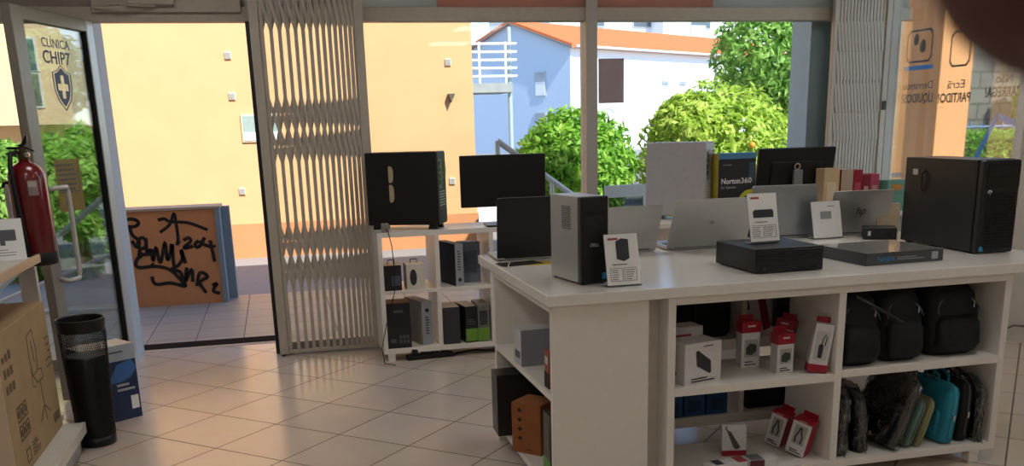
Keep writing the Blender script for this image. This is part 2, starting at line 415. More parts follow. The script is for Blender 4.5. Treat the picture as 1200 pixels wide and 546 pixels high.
# ------------------------------------------------------------------ vinyl lettering on the right-hand window (read from outside)
RX = (R(90), 0, R(90))
vin = mat('dark_window_vinyl', '3a2f3c', .5)
vbl = glassy('blue_window_vinyl', 'ffffff', refl=.02, cover=.96, coverhex='74b8ea')
def decal(label, cat='window sticker'):
    t = thing('window_decal', label, cat, (4.458, 0, 0)); return t
d = decal('dark lettering under a laptop icon, mirrored on the side window')
text('Derramou', .075, vin, d, (0, 5.91, 1.575), RX, width=.32)
text('LÍQUIDOS?', .085, vin, d, (0, 5.90, 1.485), RX, width=.34, bold=.002)
def rframe(mb, y0, y1, z0, z1, w, x=0):
    c = .03
    o_ = [(y0+c, z0), (y1-c, z0), (y1, z0+c), (y1, z1-c), (y1-c, z1), (y0+c, z1), (y0, z1-c), (y0, z0+c)]
    n = len(o_); cy = (y0+y1)/2; cz = (z0+z1)/2
    i_ = [(cy+(y-cy)*(1-2*w/(y1-y0)), cz+(z-cz)*(1-2*w/(z1-z0))) for y, z in o_]
    for k in range(n):
        q = [o_[k], o_[(k+1) % n], i_[(k+1) % n], i_[k]]
        mb.prism(q, x, x+.001, 'x')
mb = MB(); rframe(mb, 5.95, 6.23, 1.755, 1.975, .013); mb.build('laptop_outline', vin, d)
MB().prism([(5.93, 1.705), (6.245, 1.705), (6.245, 1.735), (5.93, 1.735)], 0, .001, 'x').build('laptop_base', vbl, d)
def drop(cy, cz, r): return [(cy+r*math.sin(a)*(1 if abs(a) < 2.4 else .6), cz-r*math.cos(a)*(1 if abs(a) < 1.6 else 1.9)) for a in [k*PI/8 for k in range(-8, 9)]][:-1]
MB().prism(drop(6.13, 1.90, .028), 0, .001, 'x').prism(drop(6.055, 1.85, .032), 0, .001, 'x').build('drops', vin, d)
d = decal('dark lettering under a phone icon, mirrored on the side window over the bright column')
text('Ecrã', .075, vin, d, (0, 5.585, 1.565), RX, width=.17)
text('PARTIDO?', .085, vin, d, (0, 5.525, 1.475), RX, width=.32, bold=.002)
mb = MB(); rframe(mb, 5.565, 5.765, 1.70, 1.93, .013); mb.build('phone_outline', vin, d)
d = decal('dark lettering over the grey stone wall, mirrored on the side window nearest the post')
text('Não', .075, vin, d, (0, 5.16, 1.58), RX, width=.14)
text('CARREGA?', .085, vin, d, (0, 5.075, 1.495), RX, width=.32, bold=.002)
d = decal('bright blue slanted outline sticker low on the side window')
def bar(a, b, w):
    dx, dz = b[0]-a[0], b[1]-a[1]; l = math.hypot(dx, dz); n = (-dz/l*w/2, dx/l*w/2)
    return [(a[0]+n[0], a[1]+n[1]), (b[0]+n[0], b[1]+n[1]), (b[0]-n[0], b[1]-n[1]), (a[0]-n[0], a[1]-n[1])]
MB().prism(bar((5.45, 1.07), (5.262, 1.385), .038), 0, .001, 'x').prism(bar((5.272, 1.38), (5.075, 1.325), .038), 0, .001, 'x').build('outline', vbl, d)
# poster on the front window
t = thing('window_poster', 'faded reddish brown poster taped to the front window', 'poster', (2.15, 6.262, 1.532))
B(-.005, .175, 0, .0015, 0, .285).build('sheet', glassy('poster_paper', 'ffffff', refl=.02, cover=.82, coverhex='a87c70'), t)
# ------------------------------------------------------------------ island counter
CT = .825
wt = tag(B(.872, 3.07, 3.092, 4.27, .785, CT).build('worktop', mat('worktop_laminate', 'e9e6e0', .2, noise=.02), bevel=.003), 'long white worktop with a square corner covering the island of shelves', 'worktop')

def unit(name, label, xs, y0, y1, z_bot, mids, z_top, feet, th=.03, back=False, loc=None, foot_h=None, group=None, bt=.03, mt=.03):
    """open cube shelving: xs = left x of every upright; mids = top z of middle boards per bay"""
    t = thing(name, label, 'shelving unit', (0, 0, 0), 0, group)
    for i, x in enumerate(xs):
        end = i in (0, len(xs)-1)
        B(x, x+th, y0, y1, z_bot-bt if end else z_bot, z_top if end else z_top-.03).build('side_panel' if end else 'divider', white, t, bevel=.0015)
    B(xs[0]+th, xs[-1], y0, y1, z_bot-bt, z_bot).build('bottom_board', white, t, bevel=.0015)
    B(xs[0]+th, xs[-1], y0, y1, z_top-.03, z_top).build('top_board', white, t, bevel=.0015)
    for i in range(len(xs)-1):
        if mids[i]:
            B(xs[i]+th, xs[i+1], y0, y1, mids[i]-mt, mids[i]).build('shelf_board', white, t, bevel=.0015)
    for fx in feet:
        for fy in (y0+.005, y1-.05):
            B(fx, fx+.045, fy, fy+.045, 0, z_bot-bt).build('foot', white, t, bevel=.002)
    return t
unit('shelving_unit', 'white open shelving under the worktop front, holding small boxes and bags', [1.33, 2.022, 2.757], 3.11, 3.47, .084, [.44, .452], .785, [1.36, 2.0, 2.675])
unit('shelving_unit', 'white open shelving at the back of the island, seen through the front one', [1.28, 1.885, 2.39, 2.76], 3.62, 4.02, .15, [.485, .485, .485], .785, [1.3, 2.7], th=.025, bt=.045, mt=.045)
# end unit that opens to the left
t = thing('shelving_unit', 'white shelving end of the island, open on its left, with a plain side panel', 'shelving unit', (0, 0, 0))
B(.89, 1.255, 3.112, 3.14, 0, .785).build('side_panel', white, t, bevel=.0015)
B(.89, 1.255, 4.02, 4.05, .0, .785).build('side_panel', white, t, bevel=.0015)
B(1.225, 1.255, 3.14, 4.02, .05, .785).build('back_panel', white, t, bevel=.0015)
B(.89, 1.225, 3.14, 4.02, .43, .455).build('shelf_board', white, t, bevel=.0015)
B(.89, 1.225, 3.14, 4.02, .055, .085).build('bottom_board', white, t, bevel=.0015)
B(.89, 1.225, 3.14, 4.02, .757, .785).build('top_board', white, t, bevel=.0015)
t2 = tag(B(1.2565, 1.3285, 3.2, 3.215, .0, .784).build('filler_panel', mat('filler_laminate', 'd5cfc6', .45), None), 'narrow recessed white filler board closing the gap between two island units', 'panel')

# shelves along the window
U1 = dict(y0=5.715, y1=6.095, z_bot=.082, z_top=.80, th=.027, bt=.033, mt=.022)
unit('shelving_unit', 'white cube shelving before the window, next to the folding gate', [.552, .90, 1.241, 1.582, 1.923], mids=[.444]*4, feet=[.575, 1.87], **U1)
U2 = dict(y0=5.40, y1=5.80, z_bot=.082, z_top=.80, th=.027, bt=.033, mt=.022)
unit('shelving_unit', 'white cube shelving before the window, behind the silver laptops', [1.99, 2.34, 2.69, 3.04, 3.39], mids=[.444]*4, feet=[2.01, 3.33], **U2)
unit('shelving_unit', 'white cube shelving before the closed gate, behind the server tower', [3.43, 3.79, 4.15], mids=[.444]*2, feet=[3.45, 4.09], **U2)

# ------------------------------------------------------------------ things on the worktop
def laptop(label, hinge, rotz, w, d, h, tilt, lid, base, logo=None, keys=True, grp=None, th=.012):
    """lid back faces -Y; hinge line on local X at the front, base behind; tilt>0 leans the lid towards -Y"""
    t = thing('laptop', label, 'laptop', hinge, rotz, grp)
    b_ = B(-w/2, w/2, .0, d, .003, .016).build('base', base, t, bevel=.003)
    if keys:
        mb = MB(); kw = (w-.05)/14
        for r_ in range(5):
            for k in range(14):
                mb.box(-w/2+.025+k*kw, -w/2+.025+k*kw+kw*.86, .045+r_*.019, .045+r_*.019+.016, .016, .0175)
        mb.build('keyboard', blackp, b_)
        B(-.05, .05, d-.085, d-.015, .016, .0165).build('touchpad', darkgrey, b_)
    MB().tube([(-w*.4, .004, .013), (w*.4, .004, .013)], .006, 10).build('hinge', blackp, t)
    for sx in (-1, 1):
        for fy in (.02, d-.03): B(sx*w*.42-.012, sx*w*.42+.012, fy, fy+.012, 0, .003).build('rubber_foot', rubber, b_)
    lidt = bpy.data.objects.new('lid', None)
    mb = MB(); n = 6; rr = .01; pts = []
    for cx, cz, a0 in ((w/2-rr, h-rr, 0), (-w/2+rr, h-rr, 90)):
        for k in range(n+1): pts.append((cx+rr*math.cos(R(a0+90*k/n)), cz+rr*math.sin(R(a0+90*k/n))))
    pts += [(-w/2, 0), (w/2, 0)]
    mb.prism(pts, -.006, 0); l = mb.build('lid', lid, t, bevel=.001, loc=(0, .004, .014), rot=(R(tilt), 0, 0))
    B(-w/2+.006, w/2-.006, 0.0005, .0015, .012, h-.006).build('screen', blackg, l)
    return t, l
laptop('black laptop with its lid back to the room beside the tower with perforated side', (1.075, 4.02, CT), -1, .335, .225, .262, 6, mat('black_lid', '131315', .45), silver)
t, l = laptop('silver laptop half hidden behind the perforated-side tower', (1.5, 4.04, CT), 6, .335, .23, .21, 17, silver, silver)
t, l = laptop('wide silver laptop with keyboard peeping out, left of the flat desktop computer', (1.905, 4.035, CT), -3, .385, .25, .255, 29, silver, silver)
MB().lathe([(.012, 0), (.012, .0006)], 20).build('emblem', mat('grey_emblem', '9c9c9a', .4, .6), l, loc=(0, -.0062, .13), rot=(R(90), 0, 0))
t, l = laptop('bluish silver laptop behind the flat desktop computer and its price card', (2.41, 4.24, CT), -8, .33, .23, .245, 2, silverb, silverb)
t, l = laptop('silver laptop with a dark round maker mark, left of the server tower', (2.80, 4.2, CT), -6, .315, .22, .215, 14, silver, silver)
lg = mat('dark_emblem', '2a2c30', .35, .4)
text('hp', .052, lg, l, (.0, -.0066, .095), (R(90), 0, 0), 'lettering', align='CENTER', shear=.25)

# tower computer, silver side with perforations and black front
DW, DD, DH = .110, .262, .318
t = thing('tower_computer', 'small tower computer with silver perforated side and black front, at the counter corner', 'computer', (1.082, 3.392, CT), 9)
sv = mat('steel_case', 'a9a39c', .38, .65, noise=.02)
B(-DW/2, DW/2, -DD/2+.03, DD/2, .006, DH).build('case', sv, t, bevel=.003)
f_ = B(-DW/2-.001, DW/2+.001, -DD/2, -DD/2+.03, .004, DH+.001).build('front_panel', mat('black_bezel', '151517', .4), t, bevel=.005)
mb = MB()
for i in range(9):
    for j in range(12):
        z = DH*.62+j*.0072; y = -.045+i*.0085+(j % 2)*.004
        mb.box(-DW/2-.0006, -DW/2+.002, y, y+.0052, z, z+.0045)
mb.build('vent_holes', blackp, t)
text('DELL', .016, mat('badge_silver', 'c8c8ca', .3, .6), t, (-.002, -DD/2-.0012, DH*.44), align='CENTER', bold=.0004)
plate(t, 'energy_sticker', DW*.26, DW*.43, .018, .042, -DD/2-.0004, mat('sticker_blue', '2b8cc4', .5))
B(-DW*.3, DW*.3, -DD/2-.001, -DD/2, DH*.80, DH*.84).build('optical_drive', blackg, t)
for k in range(3): B(DW*.1+k*.012, DW*.1+k*.012+.008, -DD/2-.001, -DD/2, DH*.70, DH*.715).build('usb_port', rubber, t)
for sx in (-1, 1):
    for sy in (-1, 1): B(sx*.04-.008, sx*.04+.008, sy*.11-.008, sy*.11+.008, 0, .006).build('foot', rubber, t)

def signholder(label, loc, rotz, w, h, lean=-14, kind=0):
    """leaning L-shaped clear holder with a printed sheet"""
    t = thing('price_card_holder', label, 'price card', loc, rotz)
    B(-w/2, w/2, -.001, .045, 0, .0025).build('foot_plate', clear, t)
    s = B(-w/2, w/2, 0, .0025, 0, h).build('clear_panel', clear, t, rot=(R(lean), 0, 0), loc=(0, -.002, .001))
    p = B(-w/2+.003, w/2-.003, -.002, -.0006, .006, h-.003).build('printed_sheet', paper, t, rot=(R(lean), 0, 0), loc=(0, -.002, .001))
    y = -.0021
    if kind < 2:
        plate(p, 'badge', -w*.38, -w*.1, h*.875, h*.915, y, mat('badge_red', 'a4503f', .5))
        lines(p, 'caption', -w*.3, w*.35, h*.42, 1, .01, y, inkg, .003)
    if kind == 0:
        MB().prism([(-w*.16, h*.52), (-w*.16, h*.85), (0, h*.9), (w*.2, h*.88), (w*.2, h*.52), (w*.04, h*.47)], y-.0012, y).build('product_picture', mat('pic_dark', '2f3238', .5), p)
    if kind == 1:
        MB().prism([(-w*.33, h*.5), (-w*.34, h*.62), (-w*.28, h*.66), (w*.3, h*.66), (w*.34, h*.62), (w*.33, h*.5)], y-.0012, y).build('product_picture', mat('pic_dark', '2f3238', .5), p)
    if kind < 2:
        for sx in (-1, 1):
            x0, x1 = (-w*.38, -w*.02) if sx < 0 else (w*.02, w*.38)
            mb = MB(); e = .0012
            for a in ((x0, x1, h*.1, h*.1+e), (x0, x1, h*.34, h*.34+e), (x0, x0+e, h*.1, h*.34), (x1-e, x1, h*.1, h*.34)): mb.box(a[0], a[1], y-.001, y, a[2], a[3])
            mb.build('table_outline', inkg, p)
            lines(p, 'printed_lines', x0+.006, x1-.006, h*.31, 5, h*.042, y, inkg, .0022, 5+sx)
    if kind == 2:
        plate(p, 'product_picture', -w*.2, w*.16, h*.52, h*.72, y, mat('pic_grey', '9fa3a8', .5))
        lines(p, 'caption', w*.05, w*.4, h*.86, 1, .01, y, inkg, .003)
    return t
signholder('upright white card with a picture of a dark tower, beside the silver-sided tower', (1.186, 3.18, CT), 2, .135, .192, kind=0)
signholder('white card with a picture of a flat black computer, standing on that computer', (1.86, 3.40, .922), 4, .136, .198, kind=1)
signholder('pale card with a small grey picture, in front of the laptop with round mark', (2.585, 4.11, CT), 4, .17, .185, kind=2)

# small form factor desktop
t = thing('desktop_computer', 'flat black desktop computer with ribbed front at the worktop edge', 'computer', (1.878, 3.405, CT), 1)
W_, D_, H_ = .292, .33, .094
B(-W_/2, W_/2, -D_/2+.02, D_/2, .005, H_).build('case', mat('black_steel', '1b1b1d', .42, .3), t, bevel=.003)
fp = B(-W_/2, W_/2, -D_/2+.004, -D_/2+.02, .003, H_+.001).build('front_panel', blackp, t, bevel=.002)
for k in range(9):
    B(-W_/2+.004, W_/2-.004, -D_/2-.002, -D_/2+.006, .012+k*.0088, .012+k*.0088+.0052).build('front_rib', mat('rib_black', '26262a', .35), t, bevel=.001)
B(.03, .12, -D_/2-.0035, -D_/2-.0018, .014, .022).build('port_strip', rubber, t)
MB().lathe([(.007, 0), (.007, .001)], 16).build('maker_badge', mat('badge_grey', '5a5a5e', .3, .5), t, loc=(-.11, -D_/2-.002, .02), rot=(R(90), 0, 0))
for sx in (-1, 1):
    for sy in (-1, 1): B(sx*.12-.01, sx*.12+.01, sy*.13-.01, sy*.13+.01, 0, .005).build('foot', rubber, t)

# flat shrink-wrapped box lettered NASHI
dk = mat('charcoal_print', '303236', .35, noise=.06, coat=.5)
t = carton('flat_box', 'flat shrink-wrapped charcoal box with blue lettering on its edge, before the server tower', (2.395, 3.428, CT), (.363, .33, .05), [mat('box_edge_grey', '3a3d42', .3, coat=.6), dk, dk, dk, mat('box_top_grey', '8d8f8c', .12, noise=.2, scale=6, coat=.8), dk], rotz=3)
text('NASHI', .026, mat('print_blue', '2f8fc0', .4), t, (-.13, -.1665, .015), width=.075)
lines(t, 'printed_lines', -.04, .10, .028, 2, .008, -.1652, mat('ink_pale', 'a7abb0', .5), .002)
plate(t, 'spec_mark', .125, .155, .01, .04, -.1652, mat('ink_pale', 'a7abb0', .5))

# server tower
t = thing('server_tower', 'tall black server tower with honeycomb front at the right end of the worktop', 'server', (2.905, 3.618, CT), -1.5)
W_, D_, H_ = .178, .525, .385
B(-W_/2, W_/2, -D_/2+.04, D_/2, .008, H_).build('case', mat('server_black', '1d1b1a', .36, .35), t, bevel=.003)
fp = B(-W_/2+.002, W_/2-.002, -D_/2, -D_/2+.038, .004, H_-.002).build('front_panel', mat('server_bezel', '111113', .4), t, bevel=.008)
B(-W_/2+.02, W_/2-.006, -D_/2-.002, -D_/2, H_*.83, H_*.95).build('drive_bay', blackg, t, bevel=.001)
B(-W_/2+.02, W_/2-.006, -D_/2-.002, -D_/2, H_*.71, H_*.82).build('drive_bay', blackg, t, bevel=.001)
mb = MB()
for j in range(17):
    for i in range(10):
        x = -W_/2+.03+i*.0148+(j % 2)*.0074; z = .03+j*.0135
        if x < W_/2-.012: mb.prism([(x+.0058*math.cos(a*PI/3), z+.0068*math.sin(a*PI/3)) for a in range(6)], -D_/2-.0025, -D_/2+.001)
mb.build('honeycomb_grille', mat('grille_dark', '060607', .3), t)
bd = MB().lathe([(.0105, 0), (.0105, .0015)], 24).build('round_badge', mat('badge_white', 'cfd4d8', .3, .4), t, loc=(-W_/2+.037, -D_/2-.0005, H_*.66), rot=(R(90), 0, 0))
text('hp', .012, lg, bd, (-.0001, -.003, .0017), (0, 0, 0), align='CENTER', shear=.25)
plate(t, 'energy_sticker', -W_/2+.012, -W_/2+.03, .012, .032, -D_/2-.0004, mat('sticker_blue', '2b8cc4', .5))
MB().tube([(-W_/2-.002, .12, .24), (-W_/2-.014, .12, .25), (-W_/2-.014, .12, .32), (-W_/2-.002, .12, .33)], .005, 8).build('side_latch', blackp, t)
plate_l(t, 'side_label', .17, .205, .31, .335, -W_/2-.0002, mat('label_pale', 'b9b7a8', .5))
B(-W_/2, W_/2, -D_/2+.038, -D_/2+.042, .008, H_-.004).build('bezel_seam', rubber, t)
for sx in (-1, 1):
    for sy in (-1, 1): B(sx*.07-.012, sx*.07+.012, sy*.22-.012, sy*.22+.012, 0, .008).build('foot', rubber, t)

# mini computer behind, small cards, brochures, cables
t = carton('mini_computer', 'small black mini computer between the round-mark laptop and the server tower', (2.81, 4.03, CT), (.15, .13, .055), blackp, rotz=-30, cat='computer')
plate(t, 'badge', -.055, -.042, .018, .04, -.0652, mat('badge_white', 'cfd4d8', .3, .4)); plate(t, 'port', .02, .05, .02, .032, -.0652, rubber)
t = tag(B(-.12, .12, -.045, .045, 0, .002).build('brochure', mat('brochure_yellow', 'c9ae2e', .5), loc=(1.13, 3.88, CT), rot=(0, 0, R(-3))), 'yellow brochure lying in front of the black laptop', 'brochure')
t = tag(B(-.09, .09, -.05, .05, 0, .002).build('brochure', mat('brochure_black', '2a2722', .45, noise=.5, scale=20), loc=(.975, 3.90, CT+.0025), rot=(0, 0, R(8))), 'dark printed leaflet lying over the yellow brochure', 'brochure')
t = tag(MB().tube([(.905, 3.79, CT+.004), (.915, 3.85, CT+.004), (.935, 3.90, CT+.0085), (.93, 3.95, CT+.0085), (.915, 3.97, CT+.004)], .0025, 8).build('thin_cable', white, smooth=True), 'thin white cord end lying by the leaflet at the worktop corner', 'cable')

# ------------------------------------------------------------------ things on the window shelves
WS = .80
def pc_tower(label, loc, rotz, L_, Wd, Hh, body, accents, white_case=False):
    """side panel faces -Y, rear with ports faces +X"""
    t = thing('tower_computer', label, 'computer', loc, rotz)
    fh = .028
    B(-L_/2, L_/2-.004, 0, Wd, fh, Hh).build('case', body, t, bevel=.004)
    rp = B(L_/2-.005, L_/2, .006, Wd-.006, fh+.008, Hh-.008).build('rear_panel', mat('rear_grey', '55565a', .45, .4) if not white_case else mat('rear_white', 'b9b9bb', .45, .3), t, bevel=.001)
    x = L_/2+.0005
    B(x, x+.001, Wd*.12, Wd*.5, Hh*.52, Hh*.9).build('port_panel', mat('io_plate', '8a8a8c', .35, .7), rp)
    for k, (y0, y1, z0, z1) in enumerate(((.16, .3, .82, .87), (.16, .3, .74, .79), (.16, .3, .66, .71), (.16, .3, .58, .63))):
        B(x+.001, x+.003, Wd*y0, Wd*y1, Hh*z0, Hh*z1).build('port', blackp, rp)
    mb = MB()
    for k in range(6): mb.box(x, x+.0015, Wd*.12, Wd*.8, Hh*(.3+.035*k), Hh*(.318+.035*k))
    mb.build('slot_covers', mat('slot_steel', 'c8c8c8', .3, .6), rp)
    B(x, x+.0015, Wd*.15, Wd*.85, Hh*.09, Hh*.25).build('power_supply', blackp, rp)
    mb = MB()
    for k in range(5): mb.lathe([(.01+.012*k, 0), (.013+.012*k, 0), (.013+.012*k, .001), (.01+.012*k, .001)], 24, cap=False)
    mb.build('fan_grille', chrome, rp, loc=(x+.0005, Wd*.72, Hh*.76), rot=(0, R(90), 0))
    for sx in (-1, 1):
        for yy in (.03, Wd-.03):
            MB().prism([(-.03, 0), (.03, 0), (.022, fh), (-.022, fh)], -.014, .014).build('foot', blackp if not white_case else body, t, loc=(sx*(L_/2-.05), yy, 0), bevel=.001)
    return t
t = pc_tower('black gaming tower on the shelf beside the folding gate', (.735, 5.835, WS), -24, .455, .20, .465, mat('case_black', '0f0d0c', .45, .1), None)
sl = mat('side_window_cream', 'b8a88c', .4)
for z0, z1 in ((.165, .275), (.283, .385)):
    MB().prism([(-.075, z0), (-.058, z0+.008), (-.052, z0+.03), (-.052, z1-.03), (-.058, z1-.008), (-.075, z1), (-.082, z1-.01), (-.082, z0+.01)], -.002, .001).build('cut_out', sl, t)
t = pc_tower('white tower computer standing on the window shelf behind the laptops', (2.415, 5.585, WS), -42, .385, .185, .475, mat('case_white', 'b4b1b3', .45), None, True)
# power adapter and its cable
t = thing('power_adapter', 'small grey plug-in adapter on the shelf in front of the gaming tower', 'adapter', (.605, 5.735, WS))
B(-.022, .022, -.018, .02, 0, .055).build('body', mat('adapter_grey', '8a8478', .5), t, bevel=.004)
MB().tube([(0, -.012, .02), (.012, -.045, .01), (.03, -.05, -.08), (.035, -.048, -.2), (.03, -.045, -.36), (-.03, -.05, -.55), (-.07, -.06, -.70), (-.06, -.08, -.792), (.0, -.12, -.796)], .0028, 8).build('cable', rubber, t, smooth=True)

def monitor(label, loc, rotz, w, h, zc, tilt, back=False, roll=0):
    t = thing('monitor', label, 'monitor', loc, rotz)
    B(-.12, .12, -.09, .09, 0, .012).build('stand_base', blackp, t, bevel=.004)
    s = 1 if not back else -1
    nk = mat('stand_grey', '8b8f92', .35, .5) if back else blackp
    B(-.025, .025, s*.018, s*.05, .012, zc+.04).build('stand_neck', nk, t, bevel=.004) if s > 0 else B(-.03, .03, -.075, -.045, .012, zc+.02).build('stand_neck', nk, t, bevel=.006)
    p = B(-w/2, w/2, -.014, .014, -h/2, h/2).build('panel', mat('monitor_black', '0e0e10', .5), t, bevel=.004, loc=(0, 0, zc), rot=(R(tilt), R(roll), 0))
    if back:
        B(-w*.33, w*.33, -.028, -.012, -h*.28, h*.25).build('rear_cover', mat('monitor_black', '0e0e10', .5), p, bevel=.008)
        MB().lathe([(.014, 0), (.022, .0), (.022, .012), (.014, .012)], 24, cap=False).build('hinge_ring', chrome, p, loc=(0, -.028, .05), rot=(R(90), 0, 0))
        B(-w/2+.008, w/2-.008, .0135, .0146, -h/2+.012, h/2-.008).build('screen', blackg, p)
    else:
        B(-w/2+.006, w/2-.006, -.0146, -.0135, -h/2+.014, h/2-.006).build('screen', mat('screen_off', '0a0a0b', .35), p)
        B(-w*.3, w*.3, .013, .04, -h*.3, h*.25).build('rear_cover', blackp, p, bevel=.01)
    return t
monitor('wide dark monitor facing the room on the window shelf beside the gaming tower', (1.36, 5.80, WS), -4, .535, .315, .275, 0)
monitor('black monitor seen from behind on its grey stand, right of the black and yellow box', (3.26, 5.62, WS), -8, .51, .32, .26, 12, True)

# black and yellow software display box
blk = mat('box_print_black', '24262a', .4); yel = mat('box_print_yellow', 'd3c04a', .45); blu = mat('box_print_blue', '4a82a6', .45)
t = carton('software_box', 'tall black and yellow software box with white lettering on the window shelf', (2.79, 5.55, WS), (.27, .10, .40), [blk, yel, blk, yel, blu, blk], rotz=6)
plate(t, 'blue_band', -.135, .135, .365, .40, -.0501, blu)
text('Norton', .048, paper, t, (-.115, -.0515, .215), width=.135, bold=.0004)
text('360', .048, paper, t, (.026, -.0515, .215), width=.075)
text('for Gamers', .024, mat('ink_pale', 'a7abb0', .5), t, (-.115, -.0515, .185), width=.11)
text('norton', .018, mat('ink_pale', 'a7abb0', .5), t, (-.105, -.0515, .325), width=.06)
mb = MB()
for k in range(22):
    a0, a1 = k*2*PI/24+1.0, (k+1)*2*PI/24+1.0
    q = [(.10+r_*math.cos(a), .085+r_*math.sin(a)) for a, r_ in ((a0, .062), (a1, .062), (a1, .09), (a0, .09))]
    mb.prism(q, -.0516, -.0503)
mb.build('yellow_ring', mat('ring_yellow', 'c3c432', .45), t)
plate(t, 'side_text_block', .085, .125, .22, .34, -.0501, mat('print_dim_blue', '3a4f5e', .5))
t = carton('camera_box', 'small black and grey gadget box between the software box and the monitor', (3.0, 5.43, WS), (.105, .06, .195), [blackp, darkgrey, blackp, blackp, blackp, blackp])
plate(t, 'grey_panel', .0, .05, .12, .19, -.0302, darkgrey); plate(t, 'white_mark', .01, .05, .178, .19, -.0312, mat('ink_pale', 'a7abb0', .5))
# strap hanging from the headset beside the laptop
t = thing('headset', 'black headset lying on the worktop behind the wide silver laptop', 'headset', (2.17, 4.25, CT))
mb = MB(); mb.tube([(-.075*math.cos(a), .0, .075+.1*math.sin(a)) for a in [k*PI/12 for k in range(13)]], .007, 8); mb.build('headband', blackp, t, smooth=True)
for s in (-1, 1): MB().lathe([(.02, 0), (.036, .006), (.036, .022), (.026, .03)], 20).build('ear_cup', rubber, t, loc=(s*.075-.015, 0, .045), rot=(0, R(90), 0), smooth=True)

# boxes on the right-hand window shelf
def pack(label, x, w, h, m, y=5.5, z=WS, d=.1, side=None, grp=None, rot=0, name='small_box', art=None):
    t = carton(name, label, (x, y, z), (w, d, h), [m, side or m, m, side or m, m, m], rot, grp)
    if art: plate(t, 'printed_panel', -w*.3, w*.3, h*.25, h*.7, -d/2-.0002, art)
    return t
beige = mat('pack_beige', 'cbb08a', .5); cream = mat('pack_cream', 'd9c9a9', .5); pinkr = mat('pack_pink', 'b2455c', .45); teal = mat('pack_teal', '63988a', .5); crim = mat('pack_crimson', '94152c', .4)
pack('beige box leaning beside the monitor at the left end of the colourful box row', 3.43, .11, .285, beige, art=cream)
pack('grey-beige box with printed lines just left of the tall crimson box', 3.54, .085, .275, mat('pack_greige', 'b09c86', .5), side=crim)
pack('tall crimson box in the row of colourful boxes before the closed gate', 3.618, .065, .27, crim, art=pinkr)
pack('shorter crimson box with a pale square, beside the pink box', 3.68, .052, .235, mat('pack_crimson2', '7c1428', .4), art=mat('pack_pale', 'b98f8a', .5))
pack('pink box with a pale picture in the row before the closed gate', 3.742, .064, .24, pinkr, art=mat('pack_pale', 'b98f8a', .5))
pack('small violet box peeping out behind the pink box', 3.795, .036, .215, mat('pack_violet', '6a5a9a', .5), y=5.6)
pack('teal box under the orange-topped box near the server tower', 3.885, .125, .11, teal, y=5.47)
t = pack('teal box with an orange printed panel, on top of the lower teal box', 3.885, .13, .085, teal, y=5.47, z=WS+.111, art=mat('print_orange', 'b9843a', .5))
t = carton('paper_tag', 'cream folded card behind the small mini computer', (2.95, 4.17, CT), (.115, .02, .15), cream, -10, cat='card')

# ---- inside the cube shelving by the gate
SB, SM = .082, .444
g1 = 'boxes in the window cube shelving'
def cube_box(label, x, w, h, z, front, side=None, y=5.79, d=.15, top=None, rot=0):
    return carton('product_box', label, (x, y, z), (w, d, h), [front, side or front, front, side or front, top or front, front], rot)
t = cube_box('black gadget box with a wire handle in the upper left cube by the gate', .635, .105, .155, SM, mat('pack_black', '1d1b1f', .4), y=5.80)
MB().tube([(-.02, 0, .155), (-.02, 0, .18), (.02, 0, .18), (.02, 0, .155)], .003).build('handle', rubber, t)
plate(t, 'print', -.01, .045, .03, .09, -.0752, mat('print_greyblue', '4a5262', .5))
t = cube_box('white gadget box with a dark oval picture in the upper left cube', .775, .115, .155, SM, mat('pack_white', 'd8d2c4', .5), side=blackp, y=5.80)
MB().tube([(-.02, 0, .155), (-.02, 0, .178), (.02, 0, .178), (.02, 0, .155)], .003).build('handle', rubber, t)
MB().prism([(-.015+.022*math.cos(a), .075+.05*math.sin(a)) for a in [k*PI/8 for k in range(16)]], -.0765, -.0752).build('oval_picture', mat('pic_dark', '2f3238', .5), t)
t = cube_box('tall black box with pale spine in the upper right cube', 1.02, .055, .262, SM, mat('spine_pale', '9aa0a8', .5), side=mat('pack_black', '1d1b1f', .4), y=5.87, d=.27, rot=14)
MB().lathe([(.012, 0), (.012, .001)], 16).build('round_mark', blackp, t, loc=(0, -.1352, .04), rot=(R(90), 0, 0)); lines(t, 'spine_text', -.012, .012, .22, 8, .016, -.1352, inkg, .008)
t = cube_box('blue-grey box with a printed picture in the upper right cube, beside the black box', 1.145, .135, .255, SM, mat('pack_bluegrey', '6d7687', .5, noise=.3, scale=14), y=5.92, d=.1)
plate(t, 'printed_panel', -.045, .045, .06, .2, -.0502, mat('print_greyblue2', '4e586b', .5, noise=.3, scale=30))
t = cube_box('black box with small white print in the lower left cube by the gate', .653, .148, .285, SB, mat('pack_black2', '17171b', .4), y=5.80, d=.16, top=mat('pack_top_red', '8a4a38', .5))
mb = MB()
for i in range(3):
    for j in range(2): mb.box(.0+i*.022, .016+i*.022, -.0815, -.0802, .03+j*.03, .052+j*.03)
mb.box(-.055, -.02, -.0815, -.0802, .035, .06); mb.box(-.03, .03, -.0815, -.0802, .225, .24); mb.build('white_print', inkg, t)
t = cube_box('pale box with a lettered spine, standing askew in the lower left cube', .80, .07, .275, SB, mat('spine_pale', '9aa0a8', .5), side=mat('pack_silvery', 'b2aca4', .5), y=5.885, d=.26, rot=17)
MB().lathe([(.013, 0), (.013, .001)], 16).build('round_mark', inkb, t, loc=(0, -.1302, .22), rot=(R(90), 0, 0)); lines(t, 'spine_text', -.014, .014, .18, 7, .017, -.1302, inkg, .009)
t = cube_box('plain dark grey box in the lower right cube', .985, .105, .235, SB, darkgrey, y=5.82, d=.2, top=mat('pack_top_sunlit', 'b7aa98', .5))  # top face colour carries the sunlight on the box top
grn = mat('print_green', '6c9a3a', .45)
